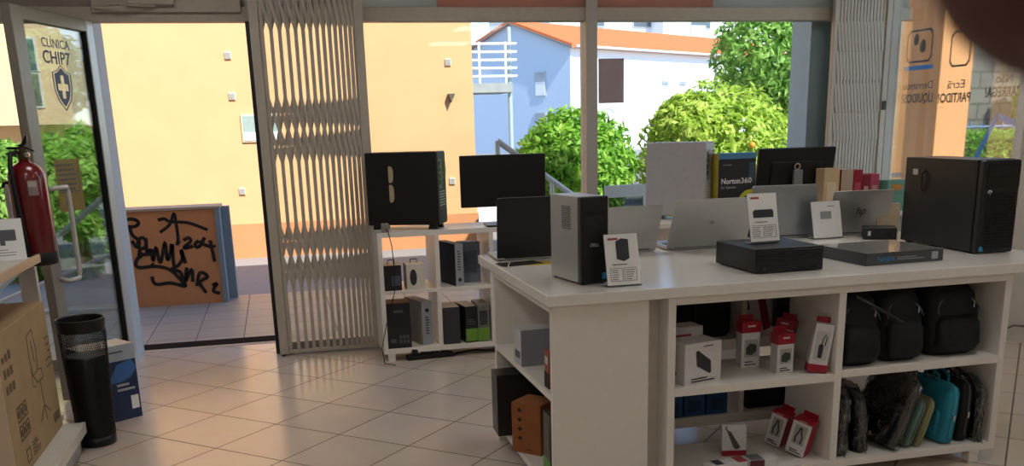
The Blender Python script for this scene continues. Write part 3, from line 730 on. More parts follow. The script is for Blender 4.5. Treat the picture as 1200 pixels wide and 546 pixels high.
t = cube_box('black box with a green band in the lower right cube', 1.10, .085, .232, SB, mat('pack_black2', '17171b', .4), y=5.83, d=.22, rot=8)
plate(t, 'green_band', -.0425, .0425, .01, .09, -.1101, grn); lines(t, 'printed_lines', -.03, .03, .15, 3, .014, -.1101, inkg, .006)
t = cube_box('grey box with a green band at the right end of the lower right cube', 1.19, .075, .24, SB, mat('pack_grey', '6f6f6a', .5), y=5.82, d=.2)
plate(t, 'green_band', -.0375, .0375, .01, .09, -.1001, grn); plate(t, 'picture', -.025, .025, .11, .2, -.1001, darkgrey)
t = cube_box('small black box in the third upper cube, half hidden by the counter corner', 1.36, .09, .11, SM, blackp, y=5.8)
t = cube_box('dark box in the third lower cube, behind the counter corner', 1.40, .12, .2, SB, darkgrey, y=5.82)
# power strip and cables on the floor
t = thing('power_strip', 'black power strip with plugs on the floor under the window shelving', 'power strip', (.84, 5.74, 0), 4)
B(-.15, .15, -.03, .03, 0, .03).build('housing', rubber, t, bevel=.006)
for k in range(4): B(-.12+k*.065, -.075+k*.065, -.02, .02, .03, .07).build('plug', blackp, t, bevel=.006)
for k, (lab, off, c_) in enumerate((('black cable running along the floor from the power strip to the right', 0, rubber), ('grey cable looping on the floor behind the black cable', .05, mat('cable_grey', '77716a', .6)))):
    pts = [(.98+off*.5, 5.74+off, .008)]+[(1.02+i*.07, 5.76+off+.035*math.sin(i*1.3+k*2), .007+.012*(k == 0)*max(0, math.sin(i*.7))) for i in range(1, 9)]
    tag(MB().tube(pts, .006, 8).build('floor_cable', c_, smooth=True), lab, 'cable')
tag(MB().tube([(4.1, 4.95, .008), (4.25, 5.0, .008), (4.36, 4.98, .03), (4.435, 4.9, .10), (4.44, 4.6, .14)], .006, 8).build('floor_cable', mat('cable_grey', '77716a', .6), smooth=True), 'thin grey cable rising along the right wall behind the counter', 'cable')
# ------------------------------------------------------------------ inside the island, upper left bay
Z1 = .44
wbox = mat('box_white', 'd9d7d8', .45); wside = mat('box_white_side', 'c9c6c6', .5); picd = mat('pic_dark', '2f3238', .5)
t = carton('drive_box', 'white box with a slanted dark hard drive picture, front left on the upper shelf', (1.478, 3.212, Z1), (.172, .115, .158), [wbox, wside, wbox, wside, wside, wside], 14)
MB().prism([(-.03, .07), (-.035, .125), (-.025, .13), (.035, .085), (.037, .04), (.03, .036)], -.0592, -.0577).build('product_picture', picd, t)
lines(t, 'caption', -.055, .06, .024, 2, .01, -.0577, inkb, .005); lines(t, 'brand_line', .0, .07, .145, 1, .01, -.0577, inkg, .004)
MB().lathe([(.009, 0), (.009, .001)], 16).build('round_mark', crim, t, loc=(-.0862, 0, .04), rot=(0, R(-90), 0))
t = carton('drive_box', 'white box with red print standing behind the white hard drive box', (1.475, 3.385, Z1), (.2, .09, .178), [wside, wside, wside, wside, wbox, wside], 6)
lines(t, 'red_print', -.03, .09, .15, 1, .01, -.0452, red, .008)
rside = mat('box_red_side', '9e1830', .4)
def gadget(label, loc, w, d, h, rotz=0, lean=0, roll=0, tab=.22, art='dark', side=wside, foot=False):
    """small hanging box: pale body, red top band with hang tab, picture of the gadget"""
    t = carton('gadget_box', label, loc, (w, d, h), [wbox, side, wbox, side, wside, wside], rotz, 'red and white gadget boxes', lean=lean, roll=roll)
    y = -d/2-.0002
    if foot: B(-w/2-.0008, w/2+.0008, -d/2-.0015, d/2+.001, 0, h*tab).build('red_band', red, t)
    else: B(-w/2-.0008, w/2+.0008, -d/2-.0015, d/2+.001, h*(1-tab), h+.001).build('red_band', red, t)
    B(-w*.4, w*.4, d/2-.002, d/2, h, h+.022).build('hang_tab', red, t, bevel=.004)
    plate(t, 'logo_line', -w*.2, w*.2, h*(1-tab*.45), h*(1-tab*.3), y-.0014, wbox)
    if art == 'plug':
        plate(t, 'picture_panel', -w*.34, w*.34, h*.24, h*.62, y, mat('panel_grey', 'a8a9a6', .5))
        MB().prism([(-w*.26, h*.3), (-w*.26, h*.45), (-w*.05, h*.54), (w*.28, h*.5), (w*.28, h*.36), (w*.05, h*.28)], y-.0024, y-.0012).build('product_picture', mat('pic_green', '3b423c', .5), t)
    elif art == 'hub':
        plate(t, 'picture_panel', -w*.36, w*.36, h*.26, h*.86, y, mat('panel_pale', 'c4c4c2', .5))
        MB().prism([(-w*.12, h*.3), (-w*.16, h*.55), (-w*.05, h*.6), (w*.1, h*.56), (w*.1, h*.3)], y-.0024, y-.0012).build('product_picture', picd, t)
        MB().strip([(0, h*.58), (w*.02, h*.7), (w*.12, h*.8), (w*.2, h*.72), (w*.16, h*.56)], .004, y-.0024).build('cable_picture', picd, t)
    elif art == 'cable':
        plate(t, 'picture_panel', -w*.32, w*.32, h*.3, h*.85, y, mat('panel_grey', 'a8a9a6', .5))
        for s in (-1, 1): MB().strip([(s*w*.03, h*.8), (s*w*.08, h*.65), (s*w*.18, h*.5), (s*w*.14, h*.34)], .006, y-.0024).build('cable_picture', picd, t)
    lines(t, 'caption', -w*.32, w*.34, h*.14, 2, h*.06, y, inkb, .004)
    return t
gadget('small box with red top and dark plug picture, nearer the hard drive boxes', (1.768, 3.335, Z1), .08, .05, .185, tab=.23, art='plug')
gadget('small box with red top and dark plug picture, at the shelf edge in the middle', (1.852, 3.215, Z1), .073, .05, .155, 3, tab=.26, art='plug')
gadget('red-sided box leaning back behind the red-topped box at the shelf edge', (1.945, 3.385, Z1+.004), .075, .05, .165, -48, -4, 6, art='plug', side=rside)
gadget('narrow white box with red foot and cable picture, leaning on the divider', (1.966, 3.16, Z1+.006), .072, .042, .19, -18, 0, 8, tab=.16, art='hub', foot=True)
# lower left bay
Z0 = .084
t = carton('cable_box', 'white box with a slanted dark tool picture and red foot, alone on the lower shelf', (1.70, 3.295, Z0), (.098, .035, .128), [wbox, wside, wbox, wside, wside, wside], -14, lean=-6)
plate(t, 'red_band', -.049, .049, 0, .022, -.0177, red)
MB().prism([(-.03, .105), (-.014, .1), (.025, .035), (.012, .026), (-.002, .032)], -.0192, -.0178).build('product_picture', mat('pic_olive', '45493c', .5), t)
MB().strip([(-.03, .122), (-.034, .112), (-.022, .1)], .005, -.019).build('cord_picture', picd, t)
gadget('red-sided cable box leaning right, left one of the two lower down', (1.915, 3.345, Z0+.012), .072, .06, .145, -58, 0, 14, tab=.06, art='cable', side=rside)
gadget('red-sided cable box leaning right, nearer the divider of the two', (1.94, 3.215, Z0+.012), .08, .06, .15, -55, 0, 14, tab=.06, art='cable', side=rside)
t = carton('flat_box', 'white box lying flat with grey picture at the front left of the lower shelf', (1.60, 3.16, Z0), (.16, .06, .03), wbox, 4)
B(-.055, -.02, -.025, .025, .03, .031).build('picture', darkgrey, t); B(.04, .08, -.03, .03, .03, .031).build('red_panel', red, t)
t = carton('flat_box', 'white box lying flat with a grey photo, right of the other flat box', (1.752, 3.165, Z0), (.12, .07, .03), wbox, -2)
B(-.055, .0, -.032, .032, .03, .031).build('picture', mat('pic_grey2', '77767a', .5), t); B(-.06, -.0, -.0362, -.035, .002, .03).build('dark_edge', mat('edge_maroon', '5f2630', .5), t)
# back shelves seen through the bays
t = thing('computer_bag', 'wide black laptop bag standing at the back of the upper left bay', 'bag', (1.607, 3.75, .485))
MB().loft([(0, 0, 0, .26, .07, 5), (.02, 0, 0, .27, .08, 5), (.16, 0, 0, .27, .078, 5), (.235, 0, 0, .25, .055, 5), (.25, 0, 0, .23, .03, 4)]).build('body', mat('nylon_black', '0f1011', .75, noise=.3, bump=.3), t, smooth=True)
for s in (-1, 1): MB().tube([(s*.08, -.075, .02), (s*.08, -.09, .14), (s*.05, -.08, .235)], .009).build('strap', blackp, t)
t = carton('gadget_box', 'white box with a broad slanting red spine at the back of the upper shelf', (2.0, 3.72, .485), (.14, .05, .2), [wbox, rside, wbox, wbox, wbox, wbox], 10, 'red and white gadget boxes', roll=-14)
plate(t, 'red_spine', .03, .07, .0, .2, -.0252, rside); plate(t, 'blue_print', -.05, -.02, .12, .17, -.0252, mat('print_greyblue', '4a5262', .5))
t = thing('label_printer', 'small dark rounded device at the back, right of the slanting red-spined box', 'printer', (2.19, 3.82, .485))
B(-.075, .075, -.06, .06, 0, .14).build('body', mat('printer_dark', '2a2a2c', .5), t, bevel=.02, seg=4); B(-.055, .055, -.0605, -.058, .08, .1).build('paper_slot', rubber, t); B(-.05, .05, -.06, .06, .14, .146).build('lid', blackp, t, bevel=.003)
bl = mat('box_blue', '1f4f86', .45, noise=.1)
for k in range(5):
    t = carton('ink_box', ('blue carton at the back of the lower bay, %s' % ('leftmost', 'second from the left', 'in the middle', 'second from the right', 'rightmost by the divider')[k]), (1.365+k*.106, 3.70, .15), (.10, .13, .105), [bl, bl, bl, bl, paper, bl], 0, 'blue cartons')
    plate(t, 'printed_panel', -.03, .03, .02, .07, -.0652, mat('box_blue_dark', '173a68', .5))
t = carton('router_box', 'black box at the back of the lower bay, right of the blue cartons', (2.06, 3.74, .15), (.22, .16, .17), blackp)
plate(t, 'picture', -.06, .06, .04, .13, -.0802, mat('print_dim', '2c3440', .4)); lines(t, 'printed_lines', -.09, -.06, .12, 3, .02, -.0802, inkg, .004)
t = carton('accessory_box', 'dark green box at the back, behind the dark sleeves in plastic', (2.315, 3.72, .15), (.13, .1, .29), mat('box_dark_green', '24423c', .5))
lines(t, 'printed_lines', -.04, .05, .24, 2, .015, -.0502, inkg, .006); plate(t, 'pale_panel', -.05, .05, .08, .18, -.0502, mat('print_dim_green', '35564c', .5))
t = carton('accessory_box', 'dark red box at the back, left of the dark green box', (2.205, 3.72, .15), (.07, .1, .28), mat('box_dark_red', '6e2630', .5))
plate(t, 'pale_panel', -.02, .02, .1, .2, -.0502, mat('print_dim_red', '8c4a50', .5))

# ------------------------------------------------------------------ bags in the right bays
ny = mat('nylon_navy_black', '0d0e13', .7, noise=.3, scale=60, bump=.25); zipm = mat('zip_grey', '5b5d61', .4, .4)
ZR = .452
def backpack(label, x, w, h, y=3.27, d=.26, shade=ny, roll=0, dz=0):
    t = thing('backpack', label, 'backpack', (x, y, ZR+dz), 0, 'black backpacks', rot=(0, R(roll), 0))
    hx, hy = w/2, d/2
    MB().loft([(0, 0, 0, hx*.82, hy*.85, 4), (.012, 0, 0, hx*.97, hy*.97, 4), (h*.3, 0, 0, hx, hy, 4), (h*.62, 0, .0, hx*.97, hy*.95, 3.6), (h*.82, 0, .01, hx*.94, hy*.88, 3.4), (h*.93, 0, .015, hx*.8, hy*.74, 3), (h*.98, 0, .018, hx*.62, hy*.56, 2.6), (h, 0, .02, hx*.4, hy*.35, 2.2)], 36).build('body', shade, t, smooth=True)
    MB().loft([(.02, 0, -hy*.86, hx*.7, .035, 3.5), (.05, 0, -hy*.9, hx*.78, .045, 3.5), (h*.45, 0, -hy*.88, hx*.76, .04, 3.5), (h*.56, 0, -hy*.82, hx*.62, .025, 3)], 28).build('front_pocket', shade, t, smooth=True)
    pts = [(hx*.78*math.cos(a), -hy*.96+.03*math.sin(a), h*.60+h*.22*math.sin(a)) for a in [k*PI/10 for k in range(11)]]
    MB().tube(pts, .0035, 8).build('zipper', zipm, t, smooth=True)
    MB().tube([(hx*.05+.01*s_, .0, h*.97+.0) for s_ in (-1,)]+[(-.03, -.02, h+.01), (0, -.03, h+.018), (.03, -.02, h+.01), (.03, .0, h*.97)], .007, 8).build('handle_loop', shade, t, smooth=True)
    MB().tube([(hx*.9, -hy*.2, h*.85), (hx*1.0, -hy*.5, h*.6), (hx*.98, -hy*.6, h*.3), (hx*.9, -hy*.5, .04)], .009, 8).build('strap', blackp, t, smooth=True)
    B(hx*.4, hx*.4+.006, -hy*.99-.012, -hy*.99, h*.66, h*.75).build('zip_pull', chrome, t, bevel=.001)
    return t
backpack('black backpack at the left end of the upper bag shelf, against the divider', 2.152, .196, .298)
backpack('black backpack in the middle of the upper bag shelf', 2.353, .205, .296, y=3.285)
backpack('black backpack with a pale zip at the right end of the upper bag shelf', 2.608, .25, .296, y=3.3)
t = tag(MB().tube([(2.10, 3.12, .735), (2.16, 3.105, .70), (2.24, 3.10, .655), (2.32, 3.125, .615)], .006, 8).build('bag_strap', mat('strap_grey', '2a2b30', .6), smooth=True), 'loose dark strap hanging over the front of the left black backpack', 'strap')

wrap = wrapmat('polythene')
def sleeve(name, label, x, y, th, d, h, m, rotz=0, roll=0, wrapped=False, handle=False, zipc=None, grp=None, cat='sleeve', z=.084, e=4.5):
    t = thing(name, label, cat, (x, y, z+abs(math.sin(R(roll)))*th/2), 0, grp, rot=(0, R(roll), R(rotz)))
    hx, hy = th/2, d/2
    MB().loft([(0, 0, 0, hx*.7, hy*.86, e), (.012, 0, 0, hx, hy*.97, e), (h*.5, 0, 0, hx, hy, e), (h*.86, 0, 0, hx*.96, hy*.98, e), (h*.96, 0, 0, hx*.85, hy*.9, e), (h, 0, 0, hx*.5, hy*.76, e)], 40).build('body', m, t, smooth=True)
    pts = [(0, -hy*.985, .03), (0, -hy*1.012, h*.4), (0, -hy*1.005, h*.8), (0, -hy*.93, h*.95), (0, -hy*.7, h*1.003), (0, 0, h*1.006)]
    MB().tube(pts, .004, 8).build('zipper', zipc or zipm, t, smooth=True)
    if handle:
        for s in (-1, 1): MB().tube([(s*hx*.6, -.05, h*.93), (s*hx*.6, -.045, h+.025), (s*hx*.6, 0, h+.04), (s*hx*.6, .045, h+.025), (s*hx*.6, .05, h*.93)], .006, 8).build('handle', m, t, smooth=True)
        MB().loft([(.03, -hx*.9, -.0, .012, hy*.75, 4), (h*.5, -hx*.98, 0, .014, hy*.78, 4), (h*.55, -hx*.95, 0, .006, hy*.7, 4)], 28).build('side_pocket', m, t, smooth=True)
        B(-.004, .004, -hy*1.02-.008, -hy*1.02, h*.42, h*.52).build('zip_pull', chrome, t)
    if wrapped:
        r_ = random.Random(int(x*1000)); rings = []
        for k in range(12):
            f = k/11; s = 1.06+.12*r_.random()
            top = 1 if f < .8 else 1-(f-.8)*2.2
            rings.append((h*1.1*f+.002, r_.uniform(-.004, .004), r_.uniform(-.006, .006), (hx*s+.006)*max(.25, top), (hy*1.03+.006*r_.random())*max(.6, top), 3))
        o = MB().loft(rings, 36).build('plastic_wrap', wrap, t, smooth=False)
        for v in o.data.vertices: v.co += Vector((r_.uniform(-.004, .004), r_.uniform(-.004, .004), r_.uniform(-.002, .002)))
        MB().prism([(-hy*1.03, h*.05), (-hy*1.03-.03, .004), (-hy*1.03-.012, h*.16), (-hy*1.02, h*.2)], -.001, .001, 'x').build('loose_corner', wrap, t)
    return t
dk1 = mat('sleeve_charcoal', '23242a', .7, noise=.15, scale=60); dk2 = mat('sleeve_slate', '2e3036', .7, noise=.15, scale=60); bk = mat('sleeve_black', '101114', .7, noise=.2, scale=60, bump=.15)
grp = 'laptop sleeves on the lower shelf'
sleeve('laptop_sleeve', 'dark sleeve in clear plastic at the left end of the lower bag shelf', 2.105, 3.28, .06, .27, .25, dk1, -4, 3, True, grp=grp)
sleeve('laptop_sleeve', 'dark shiny sleeve in crinkled plastic, second from the divider', 2.212, 3.285, .058, .26, .235, dk2, -6, -4, True, grp=grp)
sleeve('laptop_sleeve', 'large dark sleeve in plastic leaning to the right over the green ones', 2.325, 3.28, .055, .31, .30, mat('sleeve_brown_black', '29262a', .7, noise=.15, scale=60), -3, 20, True, grp=grp)
sleeve('laptop_sleeve', 'grey-green sleeve leaning beneath the large plastic-wrapped one', 2.402, 3.255, .036, .24, .20, mat('sleeve_green', '6f8a80', .75, noise=.1, scale=60), -3, 19, False, zipc=mat('zip_green', '55706a', .5), grp=grp)
sleeve('laptop_sleeve', 'olive beige sleeve leaning against the turquoise bag', 2.45, 3.25, .034, .23, .20, mat('sleeve_olive', '8c8b66', .75, noise=.1, scale=60), -3, 17, False, zipc=mat('zip_olive', '9fa070', .5), grp=grp)
sleeve('laptop_bag', 'turquoise laptop bag with handles on the lower bag shelf', 2.582, 3.27, .078, .29, .245, mat('bag_turquoise', '1f87a0', .7, noise=.1, scale=60, bump=.1), -3, 5, False, True, mat('zip_teal', '49aabd', .5), cat='bag', e=3.4)
sleeve('laptop_bag', 'black laptop bag with handles and a hanging zip pull, right of the turquoise bag', 2.668, 3.29, .07, .3, .255, bk, -3, 2, False, True, cat='bag', e=3.6)
sleeve('laptop_sleeve', 'black sleeve in clear plastic at the right end of the lower bag shelf', 2.722, 3.26, .036, .27, .24, bk, -3, 1.5, True, grp=grp)

# ------------------------------------------------------------------ end unit, items on its left-facing shelves
t = carton('document_box', 'grey box with pale spine on the middle shelf of the island end', (1.03, 3.63, .455), (.28, .1, .15), [mat('box_greyblue', '8a8c96', .5), wside, wside, mat('spine_pale2', 'c0c2c4', .5), mat('spine_pale2', 'c0c2c4', .5), wside], 3)
plate_l(t, 'spine_mark', -.03, .03, .03, .06, -.1402, inkg)
t = carton('document_box', 'small red box at the near end of the middle shelf of the island end', (.965, 3.24, .455), (.12, .06, .14), mat('box_brick_red', '8e3b2c', .5)); plate_l(t, 'black_band', -.03, .03, .0, .06, -.0602, rubber); plate_l(t, 'pale_label', -.02, .02, .09, .12, -.0602, wside)
t = carton('keyboard_box', 'black glossy box with a lettered spine, sticking out of the lower shelf', (1.02, 3.88, .085), (.35, .13, .275), blackp, -2)
o = lines(t, 'spine_text', -.03, .03, .23, 3, .012, 0, inkg, .006); o.rotation_euler = (0, 0, R(-90)); o.location = (-.1752, 0, 0)
plate_l(t, 'spine_band', -.05, .05, .03, .1, -.1752, mat('print_dim', '2c3440', .4))
t = carton('cardboard_box', 'brown-orange cardboard box with four dark diamonds, on the lower shelf of the island end', (.953, 3.612, .085), (.14, .135, .215), mat('card_orange', '9a5f35', .8, noise=.08, scale=14), -47)
for k in range(4):
    z = .185-k*.04; MB().prism([(-.042, z), (-.03, z+.01), (-.018, z), (-.03, z-.01)], -.0692, -.0676).build('diamond', mat('diamond_brown', '3a2415', .7), t)
lines(t, 'printed_line', .0, .04, .02, 1, .01, -.0677, mat('diamond_brown', '3a2415', .7), .004)
t = carton('graphics_box', 'black and green box at the near end of the lower shelf of the island end', (1.02, 3.27, .085), (.22, .11, .26), mat('pack_black2', '17171b', .4), -2)
plate_l(t, 'green_band', -.054, .054, .0, .08, -.1102, mat('print_bright_green', '4f9a2c', .45)); plate_l(t, 'picture', -.04, .04, .12, .22, -.1102, mat('print_dim', '2c3440', .4))

# ------------------------------------------------------------------ left side: wall shelving, cardboard box, bin, extinguisher
ged = mat('gondola_white', 'd4d0c6', .4)
t = thing('shop_shelving', 'white metal shop shelving along the left side with a low base deck', 'shelving', (0, 0, 0))
B(-1.65, -.96, 1.8, 4.49, .115, .135).build('base_deck', ged, t, bevel=.003)
B(-.975, -.957, 1.8, 4.49, .085, .137).build('deck_lip', ged, t, bevel=.003)
B(-1.0, -.985, 1.8, 4.47, 0, .115).build('kick_plate', mat('kick_grey', 'b8b6b0', .5), t)
B(-1.65, -.985, 4.455, 4.47, 0, .115).build('end_plate', ged, t)
B(-1.65, -1.6, 1.8, 4.6, 0, 1.5).build('back_panel', mat('gondola_grey', '8f8f90', .5), t)
B(-1.62, -1.075, 1.8, 4.6, .872, .89).build('upper_shelf', ged, t, bevel=.002)
B(-1.078, -1.062, 1.8, 4.6, .866, .902).build('price_rail', mat('rail_wood', 'bfa98c', .4), t, bevel=.003)
B(-1.60, -1.29, 4.57, 4.595, .135, .866).build('side_panel', mat('gondola_grey', '8f8f90', .5), t)
t = thing('cardboard_box', 'large brown cardboard box with chair drawing and panels, on the base deck at left', 'box', (-1.05, 4.47, .135), 0)
cb = mat('card_tan', 'b19670', .85, noise=.07, scale=9); cbp = mat('card_pale', 'd8bfa2', .8, noise=.04, scale=5); ci = mat('card_ink', '6b5a44', .8)
B(-.5, 0, -.78, 0, 0, .575, [0, 1, 1, 1, 2, 1]).build('body', [cbp, cb, mat('card_top', '9a7f5b', .85, noise=.08)], t, bevel=.003)
B(-.27, -.22, -.785, .003, .574, .577).build('packing_tape', mat('tape_tan', 'a98f6a', .3), t)
mb = MB(); r_ = random.Random(5)
def rx(y0, y1, z0, z1): mb.box(0, .0012, y0, y1, z0, z1)
for i in range(3):
    for j in range(2):
        y0 = -.66+i*.052; z0 = .13+j*.075
        for a in ((y0, y0+.04, z0, z0+.006), (y0, y0+.04, z0+.056, z0+.062), (y0, y0+.006, z0, z0+.062), (y0+.034, y0+.04, z0, z0+.062), (y0+.012, y0+.028, z0+.018, z0+.044)): rx(*a)
for j in range(3):
    for i in range(3):
        y0 = -.74+i*.045; z0 = .34+j*.06; rx(y0, y0+.03, z0, z0+.035*r_.uniform(.6, 1))
for j in range(5): rx(-.52, -.52+.12*r_.uniform(.5, 1), .03+j*.013, .036+j*.013)
for k in range(5): rx(-.06-.1*r_.random(), -.03, .30+k*.03, .306+k*.03)
rx(-.62, -.56, .03, .035); rx(-.62, -.56, .08, .085); rx(-.62, -.615, .03, .085); rx(-.565, -.56, .03, .085)
for k in range(4): rx(-.13+.026*k, -.115+.026*k, .05, .09)
mb.build('printed_graphics', ci, t)
ch = MB()
for pts in ([(-.36, .49), (-.27, .50), (-.25, .40), (-.27, .33), (-.35, .32), (-.37, .40), (-.36, .49)], [(-.35, .32), (-.30, .28), (-.20, .28), (-.21, .32), (-.27, .33)], [(-.26, .28), (-.25, .17)], [(-.25, .17), (-.34, .12)], [(-.25, .17), (-.17, .12)], [(-.25, .17), (-.24, .10)], [(-.36, .36), (-.38, .28), (-.33, .27)], [(-.31, .46), (-.30, .37)]):
    s_ = MB().strip(pts, .006, 0, .0012); ch.add(s_.v, s_.f)
ch.xf(Matrix(((0, -1, 0, 0), (1, 0, 0, 0), (0, 0, 1, 0), (0, 0, 0, 1)))).build('chair_drawing', ci, t, loc=(.0012, 0, 0))
t = thing('price_card_holder', 'white card with a monitor picture at the end of the left shelf', 'price card', (-1.18, 4.48, .891), 14)
B(-.09, .09, 0, .05, 0, .0025).build('foot_plate', clear, t)
p_ = B(-.09, .09, -.002, 0, 0, .19).build('printed_sheet', paper, t, rot=(R(-24), 0, 0))
plate(p_, 'screen_picture', -.05, .06, .09, .14, -.0021, inkg); plate(p_, 'stand_picture', -.005, .015, .07, .09, -.0021, inkg); lines(p_, 'printed_lines', -.05, .06, .05, 3, .012, -.0021, inkg, .002)
# mesh waste bin
t = thing('waste_bin', 'tall black wire mesh waste bin standing at the end of the left shelving', 'bin', (-.935, 4.585, 0))
def mesh_wall(z0, z1, r0, r1, n, m):
    """perforated sheet: a diamond lattice of square holes"""
    mb = MB(); vs = []; fs = []
    for j in range(m+1):
        z = z0+(z1-z0)*j/m; r = r0+(r1-r0)*j/m
        for k in range(n):
            a = 2*PI*(k+.5*(j % 2))/n; vs.append((r*math.cos(a), r*math.sin(a), z))
    e = .0008
    for j in range(m):
        for k in range(n):
            a = vs[j*n+k]
            for kk in ((k+(j % 2)) % n, (k-1+(j % 2)) % n):
                b = vs[(j+1)*n+kk]
                A, Bv = Vector(a), Vector(b); o_ = Vector((A.x, A.y, 0)).normalized(); d_ = (Bv-A).normalized(); s_ = d_.cross(o_)*e
                mb.add([A+s_, Bv+s_, Bv-s_, A-s_], [(0, 1, 2, 3)])
    return mb
BR0, BR1, BH = .082, .104, .60
o = mesh_wall(.04, .545, BR0+.0015, BR1-.002, 72, 46).build('mesh_wall', blackm, t); k = o.modifiers.new('s', 'SOLIDIFY'); k.thickness = .0012
MB().lathe([(BR1-.002, .545), (BR1, .575), (BR1+.003, .597), (BR1+.004, .602), (BR1-.002, .604), (BR1-.004, .597), (BR1-.004, .545)], 48, cap=False).build('rim', blackm, t, smooth=True)
MB().lathe([(BR0-.004, 0), (BR0+.002, .002), (BR0+.003, .045), (BR0, .045), (BR0-.003, .01)], 48).build('base', blackm, t, smooth=True)
MB().lathe([(.074, .012), (.079, .05), (.092, .42), (.085, .43), (.05, .425), (0.004, .43)], 40, cap=False).build('bin_bag', mat('bag_black', '141416', .3, noise=.2, bump=.6, scale=14), t, smooth=True)
# product box behind the bin
nb = mat('box_navy', '1e3158', .4, noise=.15, scale=9)
t = carton('product_box', 'navy blue product box with pale top edge, on the floor behind the waste bin', (-.945, 4.985, 0), (.27, .17, .39), [nb, nb, nb, nb, mat('box_top_cream', 'd9cfc0', .5), nb], 36)
plate(t, 'pale_band', -.135, .135, .31, .39, -.0852, mat('band_pale', 'a9b3bd', .5)); lines(t, 'caption', .0, .11, .36, 1, .01, -.0866, inkg, .008)
MB().prism([(-.02, .2), (.03, .29), (.11, .31), (.135, .26), (.1, .22), (.05, .2)], -.0866, -.0853).build('picture', mat('print_sky', '3a6fae', .4), t)
lines(t, 'printed_lines', .02, .12, .19, 2, .025, -.0853, mat('band_pale', 'a9b3bd', .5), .012); plate(t, 'white_label', .085, .125, .05, .12, -.0852, paper)
# fire extinguisher on its white channel
t = thing('steel_post', 'white steel upright at the end of the left shelving, behind the red extinguisher', 'post', (-1.24, 5.06, 0))
B(-.04, .04, -.012, .03, 0, 1.2).build('channel', mat('post_white', 'd6d0c8', .5), t, bevel=.003); B(-.05, .05, -.02, .06, 0, .012).build('foot_plate', ged, t)
er = mat('extinguisher_red', '6c0b12', .25, noise=.03, coat=.5)
t = thing('fire_extinguisher', 'red fire extinguisher hanging before the open glass door', 'fire extinguisher', (-1.148, 4.95, .815))
MB().lathe([(.078, .05), (.083, .06), (.083, .40), (.08, .43), (.066, .457), (.045, .472), (.026, .48), (.022, .495)], 40).build('cylinder', er, t, smooth=True)
MB().lathe([(.07, 0), (.082, .004), (.0845, .06), (.080, .062)], 40).build('base_skirt', rubber, t, smooth=True)
MB().lathe([(.022, .49), (.024, .50), (.024, .53), (.016, .535), (.016, .55)], 20).build('valve', mat('brass_dark', '5b4a2e', .35, .8), t)
B(-.012, .012, -.012, .012, .535, .56).build('valve_head', blackm, t, bevel=.003)
MB().prism([(-.07, .545), (-.06, .552), (.02, .552), (.05, .535), (.055, .525), (.02, .54), (-.06, .54)], -.011, .011).build('carry_handle', blackm, t, bevel=.002)
MB().prism([(-.03, .556), (.0, .565), (.022, .60), (.03, .605), (.028, .575), (.015, .555)], -.010, .010).build('lever', blackm, t, bevel=.002)
MB().tube([(-.02, -.02, .53), (-.04, -.06, .52), (-.042, -.088, .46), (-.035, -.094, .3), (-.025, -.094, .12), (-.02, -.092, .07)], [.010, .010, .011, .012, .012, .013], 10).build('hose', rubber, t, smooth=True)
MB().lathe([(.012, 0), (.012, .02), (.004, .022)], 12).build('pressure_gauge', chrome, t, loc=(.022, -.01, .515), rot=(R(90), 0, 0))
B(.018, .058, -.0838, -.07, .33, .40).build('label', mat('label_pale2', 'a38f8a', .5), t); B(.02, .056, -.0845, -.0837, .37, .395).build('label_stripe', mat('label_white', 'cfc6c2', .5), t)
B(-.085, -.075, .03, .10, .36, .42).build('bracket', blackm, t, bevel=.003); MB().tube([(-.085, .0, .39), (-.1, -.01, .39), (-.105, -.01, .37)], .008).build('bracket_hook', blackm, t)
# ------------------------------------------------------------------ outside: ground
pav = tiles('terrace_tiles', 'a59a8c', 'ada294', '756d62', .33, .004, .45, rot=R(0), bumpy=.2)
struct('terrace_floor', B(-12, 12, 6.8, 8.72, -.2, 0), pav)
struct('terrace_floor.001', B(4.6, 12, -3, 6.8, -.2, 0), pav)
asph = mat('street_asphalt', '8e8c8a', .85, noise=.12, scale=40)
struct('street', B(-60, 60, 8.72, 120, -.25, -.02), asph)
